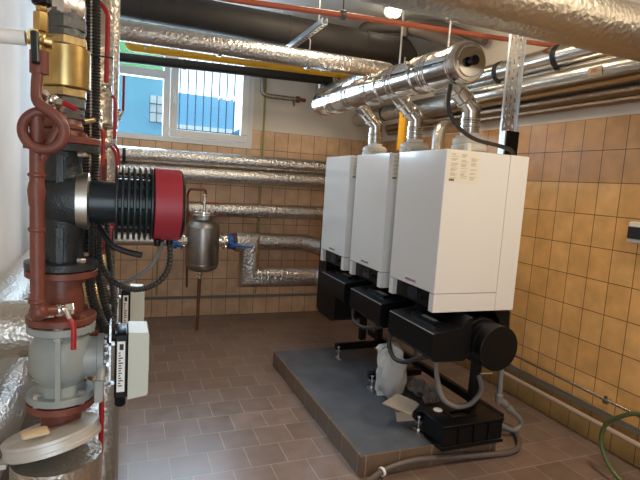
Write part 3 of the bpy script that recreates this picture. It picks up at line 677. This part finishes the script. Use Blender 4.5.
tag(MB().sphere((2.565, 2.388, 2.475), .05, 20, (1, 1.4, .7)).build('pipe_fitting', 'foil_fine'), 'rounded foil-wrapped fitting on top of the upper right wall pipe', 'pipe fitting')
foilpipe([(2.48, 5.25, 2.24), (2.48, 4.25, 2.235)], .072, 'short foil-wrapped pipe with a black clamp behind the flue pipes', 'foil', bands=[((2.48, 4.60, 2.238), (0, 1, 0), 'rubber_black')])
foilpipe(fillet([(2.60, 3.52, 2.03), (2.32, 3.40, 1.99), (2.32, 3.40, 0)], .08), .050, 'foil-wrapped pipe bending down behind the middle boiler', 'foil_fine', n=20)

# perforated cable tray with its dark lower box
t = empty('cable_tray', (2.135, 2.4, 1.75), 'perforated steel cable tray hanging upright behind the nearest boiler', 'cable tray')
def slotted(mb, x0, x1, z0, z1, y, th, fn):
    """strip of perforated sheet: cross bars and rails around slots"""
    cols = 3; pitch = .056; wv = (x1-x0); rail = wv*.17; gap = (wv-rail*(cols+1))/cols
    for c in range(cols+1):
        a = x0+c*(rail+gap); fn(mb, a, a+rail, z0, z1)
    for c in range(cols):
        a = x0+rail+c*(rail+gap); z = z0+(.018 if c % 2 else 0)
        while z < z1:
            fn(mb, a, a+gap, z, min(z+.024, z1)); z += .050
g = MB()
slotted(g, 2.062, 2.172, 1.86, ZC-.002, 2.40, .0, lambda mb, a, b, z0, z1: mb.box((a, 2.40, z0), (b, 2.402, z1)))
g.box((2.060, 2.385, 1.86), (2.062, 2.402, ZC-.002))
g.box((2.172, 2.385, 1.86), (2.174, 2.402, ZC-.002))
g.build('perforated_sheet', 'zinc', t)
MB().box((2.075, 2.35, 1.70), (2.165, 2.398, 1.862), bev=.003).build('cable_cover', 'black_plastic', t)
MB().box((2.060, 2.352, 1.70), (2.070, 2.40, 1.86)).build('side_rail', 'zinc', t)

# fuse box on the right wall
t = empty('fuse_box', (2.70, 1.88, 1.25), 'small white fuse box with dark window on the right wall at the photo edge', 'fuse box')
MB().box((2.672, 1.76, 1.265), (2.742, 1.975, 1.385), bev=.006).build('housing', 'white_plastic', t)
MB().box((2.660, 1.78, 1.288), (2.672, 1.968, 1.358), bev=.004).build('window_flap', 'display', t)

# bulkhead lamp
t = empty('bulkhead_lamp', (2.15, 4.00, 2.95), 'lit oval bulkhead lamp with a wire guard on the ceiling', 'lamp')
MB().disc((2.15, 4.00, ZC-.03), (0, 0, 1), .085, .03, 28, .004).build('base', 'lamp_frame', t)
MB().sphere((2.15, 4.00, ZC-.04), .07, 24, (1, .9, .8)).build('glass', 'lamp', t)
g = MB()
for a in (0, PI/2, PI/4, 3*PI/4):
    g.tube([(2.15+.082*math.cos(b)*math.cos(a), 4.00+.082*math.cos(b)*math.sin(a), ZC-.03-.072*math.sin(b)) for b in [PI*k/12 for k in range(13)]], .003, 6)
g.build('guard', 'lamp_frame', t)

# ================================================================ LEFT PIPEWORK: nearest column
CX, CY = -.147, 1.45
def flange(g, z, th, r=.0875, n=40, cx=CX, cy=CY): g.disc((cx, cy, z), (0, 0, 1), r, th, n, .002)
def bolts(t, z0, z1, m='zinc', r=.070, k=4, cx=CX, cy=CY, s=.012, ph=PI/4):
    for i in range(k):
        a = ph+i*2*PI/k; x = cx+r*math.cos(a); y = cy+r*math.sin(a); g = MB()
        g.tube([(x, y, z0-.012), (x, y, z1+.012)], s*.5, 8); g.hexnut((x, y, z1), (0, 0, 1), s, .009); g.hexnut((x, y, z0-.009), (0, 0, 1), s, .009)
        g.build('flange_bolt', m, t)

def make_pump(cx, cy, cz, label, s=1.0, full=True):
    t = empty('circulation_pump', (cx, cy, cz-.17*s), label, 'pump', 'circulation pumps on the left wall')
    g = MB(); q = lambda *a: (cx+a[0]*s, cy+a[1]*s, cz+a[2]*s)
    g.lathe([(-.16*s, .088*s), (-.143*s, .088*s), (-.140*s, .05*s), (-.11*s, .046*s), (-.07*s, .052*s), (-.03*s, .060*s), (.03*s, .062*s), (.07*s, .054*s), (.11*s, .044*s), (.140*s, .05*s), (.143*s, .088*s), (.16*s, .088*s)], (cx, cy, cz), (0, 0, 1), 40)
    g.lathe([(-.06*s, .04*s), (-.045*s, .064*s), (.0, .078*s), (.035*s, .076*s)], (cx, cy, cz+.016*s), (1, 0, 0), 36)
    for a in (-1, 1):
        g.box(q(-.008, -.06, a*.05), q(.008, .06, a*.142)) if a > 0 else g.box(q(-.008, -.06, -.142), q(.008, .06, -.05))
    g.build('volute', 'black_cast', t)
    cz += .016*s
    q = lambda *a: (cx+a[0]*s, cy+a[1]*s, cz+a[2]*s)
    MB().lathe([(0, .070*s), (.002*s, .075*s), (.030*s, .075*s), (.033*s, .070*s)], q(.032, 0, 0), (1, 0, 0), 44).build('clamp_ring', 'alu', t)
    MB().lathe([(0, .056*s), (.19*s, .056*s)], q(.064, 0, 0), (1, 0, 0), 44).build('motor_housing', 'black_motor', t)
    g = MB()
    for k in range(7): g.lathe([(0, .054*s), (.0, .098*s), (.002*s, .1*s), (.005*s, .1*s), (.007*s, .098*s), (.007*s, .054*s)], q(.128+k*.0145, 0, 0), (1, 0, 0), 44, caps=False)
    g.lathe([(0, .066*s), (.096*s, .066*s)], q(.128, 0, 0), (1, 0, 0), 32)
    for k in range(8):
        a = k*PI/4+.2; g.tube([q(.128, .080*math.cos(a), .080*math.sin(a)), q(.222, .080*math.cos(a), .080*math.sin(a))], .004*s, 6)
    g.build('cooling_fins', 'black_motor', t)
    MB().lathe([(0, .096*s), (.002*s, .1*s), (.068*s, .1*s), (.070*s, .098*s)], q(.224, 0, 0), (1, 0, 0), 56).build('control_ring', 'pump_red', t)
    g = MB(); g.lathe([(0, .098*s), (.004*s, .098*s), (.010*s, .090*s)], q(.292, 0, 0), (1, 0, 0), 56); g.build('end_cover', 'black_plastic', t)
    if full:
        g = MB(); 
        for y_, x_ in ((-.035, .236), (-.01, .27), (.02, .25)): g.lathe([(0, .010), (.010, .010), (.012, .008), (.018, .008)], q(x_, y_, -.094), (0, 0, -1), 12)
        g.build('cable_gland', 'black_plastic', t)
    cz -= .016*s
    for a in (PI/4, 3*PI/4, 5*PI/4, 7*PI/4):
        for z in (-.143, .143): MB().hexnut((cx+.07*s*math.cos(a), cy+.07*s*math.sin(a), cz+s*(z-(.012 if z > 0 else -.002))), (0, 0, 1), .012*s, .012*s).build('flange_bolt', 'zinc', t)
    return t
make_pump(CX, CY, 1.385, 'big black circulation pump with wide red ring nearest the camera')

# red-oxide steel fitting below the pump
t = empty('reducer_pipe', (CX, CY, 1.08), 'red-brown flanged steel pipe piece between the near pump and grey valve', 'pipe fitting')
g = MB(); flange(g, 1.203, .018, .087); g.build('flange', 'oxide', t)
MB().lathe([(1.20, .046), (1.19, .046), (1.15, .054), (1.12, .055), (1.098, .050)], (CX, CY, 0), (0, 0, 1), 40).build('pipe', 'oxide', t)
g = MB(); flange(g, 1.080, .018, .085); g.build('flange', 'oxide', t); bolts(t, 1.076, 1.098, 'oxide', s=.013)
MB().tube([(CX-.01, CY-.045, 1.11), (CX-.045, CY-.10, 1.15)], .013, 12).build('stub', 'oxide', t)
# grey valve body
t = empty('mixing_valve', (CX, CY, .85), 'grey cast three-way valve body under the near pump', 'valve')
g = MB(); flange(g, 1.055, .020, .083); flange(g, .868, .020, .083)
g.lathe([(.885, .066), (.91, .052), (.93, .066), (.95, .078), (1.01, .078), (1.035, .066), (1.056, .055)], (CX, CY, 0), (0, 0, 1), 40)
g.lathe([(0, .055), (.088, .055), (.09, .062), (.105, .062)], (CX, CY, .975), (1, 0, 0), 32)
g.cbox((CX, CY-.062, .972), (.012, .05, .17))
g.build('valve_body', 'valve_grey', t)
for k in range(6):
    a = k*PI/3; MB().hexnut((CX+.105, CY+.052*math.cos(a), .975+.052*math.sin(a)), (1, 0, 0), .008, .008).build('cover_bolt', 'zinc', t)
bolts(t, .868, .888); bolts(t, 1.055, 1.075, ph=0)
# red flange under valve
g = MB(); flange(g, .846, .018, .085); g.lathe([(.79, .050), (.846, .050)], (CX, CY, 0), (0, 0, 1), 32); tag(g.build('pipe_flange', 'oxide'), 'red-brown flange under the grey valve above the insulated can', 'flange')
t = empty('pipe_flange', (CX, CY, 1.5465), 'red-brown flange with a short pipe on top of the near pump', 'flange')
g = MB(); flange(g, 1.5465, .018, .09); g.build('flange', 'oxide', t); bolts(t, 1.5465, 1.5645, 'oxide', s=.012)
MB().lathe([(1.5645, .048), (1.58, .045), (1.585, .049), (1.592, .049), (1.597, .045), (1.618, .044)], (CX, CY, 0), (0, 0, 1), 36).build('pipe', 'oxide', t)

# brass check valve and couplings above
t = empty('check_valve', (CX+.003, CY, 1.645), 'brass check valve with hexagonal ends above the near pump', 'valve')
o_ = (CX+.006, CY, 0); vx = CX+.006
MB().lathe([(1.684, .052), (1.687, .0575), (1.783, .0575), (1.786, .052)], o_, (0, 0, 1), 44).build('brass_body', 'brass', t)
for z, h in ((1.786, .022), (1.662, .022)): MB().hexnut((vx, CY, z), (0, 0, 1), .055, h).build('brass_hexagon', 'brass_old', t)
for z, h, r_ in ((1.635, .027, .053), (1.620, .013, .049), (1.808, .014, .050), (1.824, .030, .053)):
    MB().hexnut((vx, CY, z), (0, 0, 1), r_, h).build('union_nut', 'iron_grey', t)
MB().lathe([(1.61, .045), (1.87, .045)], o_, (0, 0, 1), 32).build('inner_pipe', 'iron_grey', t)
MB().hexnut((vx, CY, 1.858), (0, 0, 1), .051, .045).build('coupling', 'zinc', t)
MB().lathe([(1.903, .044), (1.93, .046), (1.96, .046)], o_, (0, 0, 1), 32).build('coupling_neck', 'iron_grey', t)
tag(MB().tube([(CX+.003, CY, 1.96), (CX+.003, CY, ZC)], .042, 28).build('riser_pipe', 'oxide'), 'steel riser pipe continuing up from the brass check valve', 'pipe')

# gauge syphon and its pipe
SX, SY = -.185, 1.30
t = empty('gauge_pipe', (SX, SY, 1.1), 'thin red-brown pipe with a pigtail loop in front of the near pump', 'pipe')
def at(x, z, y=SY): return (x, y, z)
loop = [(-.180, SY-.012, 1.70), (-.182, SY-.018, 1.655), (-.178, SY-.024, 1.625), (-.150, SY-.03, 1.605)]
cxl, czl, rl_ = -.168, 1.566, .042
for k in range(0, 19):
    a = math.radians(35-k*20); loop.append((cxl+rl_*math.cos(a), SY-.03+.028*k/18, czl+rl_*math.sin(a)))
loop += [(-.170, SY, 1.512), (-.182, SY, 1.495), (-.184, SY, 1.47)]
MB().tube(spline(loop, 4), .0115, 14).build('pigtail_loop', 'oxide', t)
MB().tube([(-.184, SY, 1.60), (-.184, SY, 1.475), (-.183, SY, 1.15)], .0155, 16).build('pipe_run', 'oxide', t)
for z in (1.46, 1.335, 1.165): MB().lathe([(0, .016), (.003, .019), (.008, .019), (.011, .016)], (-.184, SY, z), (0, 0, 1), 16).build('weld_bead', 'oxide', t)
MB().lathe([(1.395, .0155), (1.43, .019), (1.45, .0155)], (-.185, SY, 0), (0, 0, 1), 16).build('weld_bead', 'oxide', t)
g = MB(); g.sphere((-.181, SY, 1.145), .021); g.tube([(-.181, SY, 1.145), (-.14, SY+.03, 1.14)], .013, 12); g.build('pipe_joint', 'oxide', t)
MB().lathe([(1.69, .0195), (1.738, .0195)], (-.178, SY-.006, 0), (0, 0, 1), 18).build('socket', 'oxide', t)
# brass tee with black lever and white pipe
t = empty('gauge_cock', (-.19, SY, 1.76), 'small brass cock with a black lever at the top left', 'valve')
g = MB(); g.lathe([(0, .010), (.03, .014)], (-.178, SY, 1.736), (0, 0, 1), 14); g.hexnut((-.176, SY, 1.782), (0, 0, 1), .016, .040); g.hexnut((-.175, SY, 1.825), (0, 0, 1), .012, .012); g.tube([(-.20, SY, 1.766), (-.152, SY, 1.762)], .015, 14); g.hexnut((-.186, SY-.006, 1.768), (0, -1, 0), .014, .02); g.sphere((-.178, SY, 1.766), .019); g.build('brass_body', 'brass', t)
MB().tube([(-.184, SY-.03, 1.772), (-.179, SY-.05, 1.705)], .0085, 14).build('lever', 'black_motor', t)
g = MB(); g.disc((-.174, SY, 1.838), (0, 0, 1), .020, .035, 24, .003); g.build('gauge_base', 'black_plastic', t)
tag(MB().tube([(-.58, SY+.01, 1.742), (-.205, SY, 1.763)], .0155, 18).build('gauge_hose', 'white_plastic'), 'pale plastic pipe entering from the left edge into the brass cock', 'pipe')

def ball_valve(p, d, hand, label, s=1.0, group=None, hm='red_handle', stub=None):
    """small ball valve at p along d with a lever path `hand`"""
    t = empty('ball_valve', p, label, 'valve', group); p = Vector(p); d = Vector(d).normalized()
    g = MB(); g.hexnut(p-d*.028*s, d, .014*s, .016*s); g.hexnut(p+d*.012*s, d, .014*s, .016*s); g.sphere(p, .015*s, 14); g.tube([p, p+(Vector(hand[0])-p)*.9], .006*s, 8); g.build('body', 'chrome', t)
    if stub: MB().tube([p, stub], .009*s, 10).build('stub', 'brass_old', t)
    g = MB(); g.tube(hand[:2], [.005*s, .005*s], 8); g.build('lever_arm', 'zinc', t)
    g = MB(); g.tube(spline(hand[1:], 4) if len(hand) > 3 else hand[1:], .006*s, 10); g.build('lever_grip', hm, t)
    return t
ball_valve((-.160, 1.34, 1.64), (.6, .3, -.3), [(-.145, 1.33, 1.637), (-.132, 1.32, 1.635), (-.105, 1.31, 1.622)], 'small ball valve with a stubby red lever beside the pigtail loop', 1.1)
ball_valve((-.140, 1.33, 1.140), (1, .2, .1), [(-.125, 1.31, 1.148), (-.115, 1.30, 1.125), (-.106, 1.295, 1.105), (-.106, 1.295, 1.05)], 'small ball valve with a drooping red lever above the grey valve', 1.1)

# insulated can around lower valve
can = empty('insulated_can', (-.165, 1.40, .59), 'aluminium-clad round can with a banded lid at the bottom left', 'insulation can')
tl = Vector((-.20, .20, 1)).normalized()
MB().lathe([(0, .110), (.135, .110)], (-.152, 1.41, .59), (0, 0, 1), 44).build('shell', 'foil_fine', can)
MB().lathe([(0, .112), (.001, .118), (.010, .118), (.012, .1162), (.027, .1162), (.029, .118), (.037, .118), (.039, .112), (.048, .060)], (-.160, 1.415, .752), tl, 52).build('lid', 'lid_metal', can)
MB().cbox((-.30, 1.37, .735), (.08, .03, .012)).build('lid_tab', 'lid_metal', can)
MB().cbox((-.195, 1.345, .822), (.060, .035, .012), Matrix.Rotation(.3, 3, 'Z'), .003).build('foam_piece', 'tape', can)

# ---------------------------------------------------------------- actuators
def actuator(x, y, z, label):
    t = empty('valve_actuator', (x, y, z-.1), label, 'actuator', 'valve actuators on the left pipework')
    # x = face nearest the valve
    MB().box((x, y-.045, z-.085), (x+.034, y+.06, z+.095), bev=.004).build('base', 'black_plastic', t)
    g = MB(); prof = [(x+.034, z-.088), (x+.083, z-.080), (x+.086, z-.074), (x+.086, z+.090), (x+.083, z+.096), (x+.034, z+.099)]
    g.prism([(p[0], p[1]) for p in prof], lambda u, v, k: (u, y-.048+.11*k, v)); c = g.build('cover', 'cover_cream', t)
    g = MB(); g.cbox((x+.06, y, z+.0965), (.010, .012, .001)); g.cbox((x+.088, y, z), (.002, .03, .05)); g.build('cover_mark', 'ink', c)
    s = MB().box((x+.006, y-.0465, z-.065), (x+.026, y-.0455, z+.075)).build('label_plate', 'sticker', t)
    g = MB(); g.box((x+.012, y-.0472, z+.052), (x+.022, y-.0465, z+.068))
    for k in range(14): g.box((x+.010, y-.0472, z+.042-k*.007), (x+.014+.008*random.random(), y-.0465, z+.045-k*.007))
    g.build('label_print', 'black_ink', s)
    MB().lathe([(0, .014), (.026, .014), (.03, .011)], (x+.016, y-.02, z-.084), (0, 0, -1), 16).build('cable_gland', 'black_plastic', t)
    b = MB(); b.box((x-.014, y-.03, z-.055), (x-.009, y+.04, z+.115)); b.box((x-.014, y-.03, z+.06), (x, y-.02, z+.068)); b.box((x-.014, y-.03, z-.05), (x, y-.02, z-.042)); b.build('mounting_bracket', 'zinc', t)
    g = MB(); g.lathe([(0, .012), (.012, .018), (.03, .018), (.034, .024), (.052, .024)], (x-.062, y, z), (1, 0, 0), 18); g.build('coupling', 'zinc', t)
    g = MB(); g.tube([(x-.03, y-.02, z), (x-.035, y-.05, z-.03)], .012, 10); g.cbox((x-.037, y-.05, z-.055), (.022, .018, .06), None, .003); g.build('hand_lever', 'valve_grey', t)
    return t
actuator(-.014, 1.42, .962, 'near cream and black valve actuator on the grey valve')
actuator(.000, 2.10, .925, 'farther cream and black valve actuator behind the near one')

# ---------------------------------------------------------------- second and third columns
def column(cx, cy, zs, pump, lab, rfoil):
    foilpipe([(cx, cy, zs), (cx, cy, ZC-.002)], rfoil, 'upright foil-wrapped riser '+lab, 'foil_rough', n=28)
    t = empty('shutoff_valve', (cx, cy, zs-.16), 'brass shut-off valve with nickel ends under the foil riser '+lab, 'valve')
    g = MB(); g.hexnut((cx, cy, zs-.05), (0, 0, 1), .038, .05); g.hexnut((cx, cy, zs-.16), (0, 0, 1), .038, .04); g.sphere((cx, cy, zs-.085), .042, 20); g.build('body', 'brass_old', t)
    g = MB(); g.tube([(cx+.03, cy, zs-.085), (cx+.07, cy, zs-.08)], .008, 8); g.build('stem', 'chrome', t)
    g = MB(); g.tube(spline([(cx+.066, cy, zs-.08), (cx+.085, cy-.03, zs-.11), (cx+.09, cy-.04, zs-.16), (cx+.088, cy-.04, zs-.25)], 5), .0065, 8); g.build('lever', 'red_handle', t)
    if pump: make_pump(cx-.07, cy, 1.205, pump, .5, False)
    g = MB(); flange(g, 1.288, .012, .060, cx=cx-.07, cy=cy); g.tube([(cx-.07, cy, 1.29), (cx-.07, cy, 1.36), (cx, cy, 1.43), (cx, cy, zs-.16)], .034, 20)
    tag(g.build('pipe_flange', 'oxide'), 'red-brown flange and pipe piece above the pump '+lab, 'flange')
    t = empty('valve_pipe', (cx, cy, .8), 'red-brown flanged pipe with dull brass valve below the pump '+lab, 'pipe fitting')
    MB().disc((cx-.07, cy, 1.112), (0, 0, 1), .060, .012, 32, .002).build('flange', 'oxide', t); MB().disc((cx, cy, .84), (0, 0, 1), .075, .016, 32, .002).build('flange', 'oxide', t); MB().tube([(cx-.07, cy, 1.112), (cx-.07, cy, 1.09), (cx, cy, 1.05), (cx, cy, 1.04)], .036, 20).build('pipe', 'oxide', t)
    MB().lathe([(1.045, .038), (1.04, .036), (1.02, .05), (.98, .06), (.90, .06), (.87, .05), (.856, .04)][::-1], (cx, cy, 0), (0, 0, 1), 24).build('valve_body', 'brass_old', t)
    MB().lathe([(.70, .036), (.84, .036)], (cx, cy, 0), (0, 0, 1), 24).build('pipe', 'oxide', t)
column(-.115, 2.15, 1.66, 'smaller black pump with a red ring behind the near pump', 'behind the near pump column', .072)
column(-.115, 2.85, 1.70, 'farthest small pump of the left pipework', 'third from the camera', .085)
foilpipe([(-.13, 3.70, .5), (-.13, 3.70, 2.62)], .085, 'upright foil-wrapped pipe at the far left meeting the overhead foil pipe', 'foil')
# extra red levers
ball_valve((-.095, 1.86, 2.05), (0, 0, 1), [(-.09, 1.84, 2.06), (-.083, 1.83, 2.02), (-.060, 1.82, 1.99), (-.056, 1.82, 1.95), (-.058, 1.82, 1.77)], 'ball valve with a long red lever at the top of the left pipework', 1.3, stub=(-.11, 2.09, 2.05))
ball_valve((-.075, 2.02, 1.78), (1, 0, 0), [(-.06, 2.0, 1.775), (-.045, 1.99, 1.752), (-.033, 1.99, 1.73), (-.033, 1.99, 1.60)], 'ball valve with a thin red lever below the long-levered one', 1.0, stub=(-.11, 2.10, 1.78))
ball_valve((-.030, 2.72, 1.76), (0, 0, 1), [(-.015, 2.70, 1.76), (-.008, 2.70, 1.78), (-.007, 2.70, 1.86), (-.007, 2.70, 1.95)], 'ball valve with an upright red lever in front of the window', 1.0, stub=(-.08, 2.80, 1.76))
ball_valve((-.072, 1.60, 1.63), (0, 0, 1), [(-.07, 1.58, 1.625), (-.062, 1.57, 1.60), (-.056, 1.57, 1.585), (-.056, 1.57, 1.50)], 'ball valve with a red lever behind the near pump flange', .9, stub=(-.105, 1.50, 1.61))
t = ball_valve((-.060, 1.60, .85), (0, 0, 1), [(-.055, 1.58, .86), (-.052, 1.57, .83), (-.050, 1.57, .76), (-.053, 1.57, .60), (-.068, 1.57, .57)], 'ball valve with a long dark red bent lever beside the insulated can', 1.3, stub=(-.11, 1.52, .80))

# header pipes low on the left
foilpipe([(-.125, .35, .46), (-.125, 4.4, .46)], .125, 'thick foil-wrapped header running along the floor at the lower left', 'foil_rough', n=36)
for k, y in enumerate((1.45, 2.15, 2.85)):
    if k: tag(MB().tube([(-.125, y, .58), (-.118, y, .70)], .05, 20).build('header_stub', 'oxide'), ['', 'red-brown stub joining the header to the second valve column', 'red-brown stub joining the header to the third valve column'][k], 'pipe')
foilpipe([(-.40, 3.9, .975), (-.40, 1.80, .958), (-.17+.02, 1.80, .958)], .092, 'upper foil-wrapped pipe with a square elbow behind the grey valve at the left edge', 'foil_fine')
foilpipe([(-.42, 3.9, .60), (-.42, 1.0, .60)], .105, 'lower foil-wrapped pipe along the left wall behind the can', 'foil_fine')

# corrugated conduits and cables
def conduit(pts, r, label, m='corr'):
    P, rr = corrugate(spline(pts, 8), r, .0085, .26)
    return tag(MB().tube(P, rr, 12).build('conduit', m), label, 'conduit')
conduit([(-.104, 1.585, 2.20), (-.104, 1.585, 1.95), (-.102, 1.585, 1.6), (-.102, 1.585, 1.3), (-.085, 1.58, 1.12), (-.05, 1.56, 1.02), (-.025, 1.50, 1.0)], .0125, 'left of two upright black corrugated conduits behind the near pump')
conduit([(-.078, 1.58, 2.20), (-.078, 1.58, 1.95), (-.076, 1.58, 1.6), (-.076, 1.58, 1.3), (-.058, 1.57, 1.15), (-.030, 1.55, 1.05), (-.01, 1.52, 1.01)], .0125, 'right of two upright black corrugated conduits behind the near pump')
conduit([(.125, 1.47, 1.295), (.13, 1.48, 1.25), (.122, 1.48, 1.205), (.09, 1.48, 1.168), (.036, 1.48, 1.154), (-.02, 1.50, 1.172), (-.055, 1.52, 1.22), (-.062, 1.53, 1.30), (-.062, 1.54, 1.40)], .0095, 'black corrugated cable hanging in a deep loop from the red pump ring')
tag(MB().tube(spline([(.105, 1.46, 1.292), (.10, 1.50, 1.26), (.076, 1.52, 1.21), (.03, 1.54, 1.172), (-.02, 1.55, 1.15)]), .0055, 10).build('cable', 'grey_hose'), 'thin grey cable crossing behind the hanging black loop', 'cable')
tag(MB().tube(spline([(-.06, 1.48, 1.33), (-.03, 1.44, 1.29), (.005, 1.43, 1.272), (.05, 1.42, 1.262)]), .0085, 10).build('cable', 'rubber_black'), 'short thick black cable under the pump fins', 'cable')
conduit([(-.075, 1.60, 1.42), (-.072, 1.62, 1.30), (-.062, 1.66, 1.18), (-.045, 1.72, 1.08), (-.02, 1.85, 1.02)], .011, 'dark corrugated conduit bending down to the farther actuator')
conduit([(-.082, 1.56, 1.36), (-.082, 1.55, 1.25), (-.075, 1.52, 1.14), (-.055, 1.50, 1.08), (-.03, 1.49, 1.03)], .0095, 'dark cable looping in front of the two upright conduits')
conduit([(-.045, 1.62, 1.36), (-.040, 1.62, 1.25), (-.030, 1.62, 1.16), (-.02, 1.60, 1.08), (-.022, 1.58, 1.03)], .0095, 'dark cable hanging right of the two upright conduits')
tag(MB().cbox((-.07, 1.566, 1.800), (.075, .006, .004)).build('cable_tie', 'black_plastic'), 'black cable tie around the two upright conduits', 'cable tie')
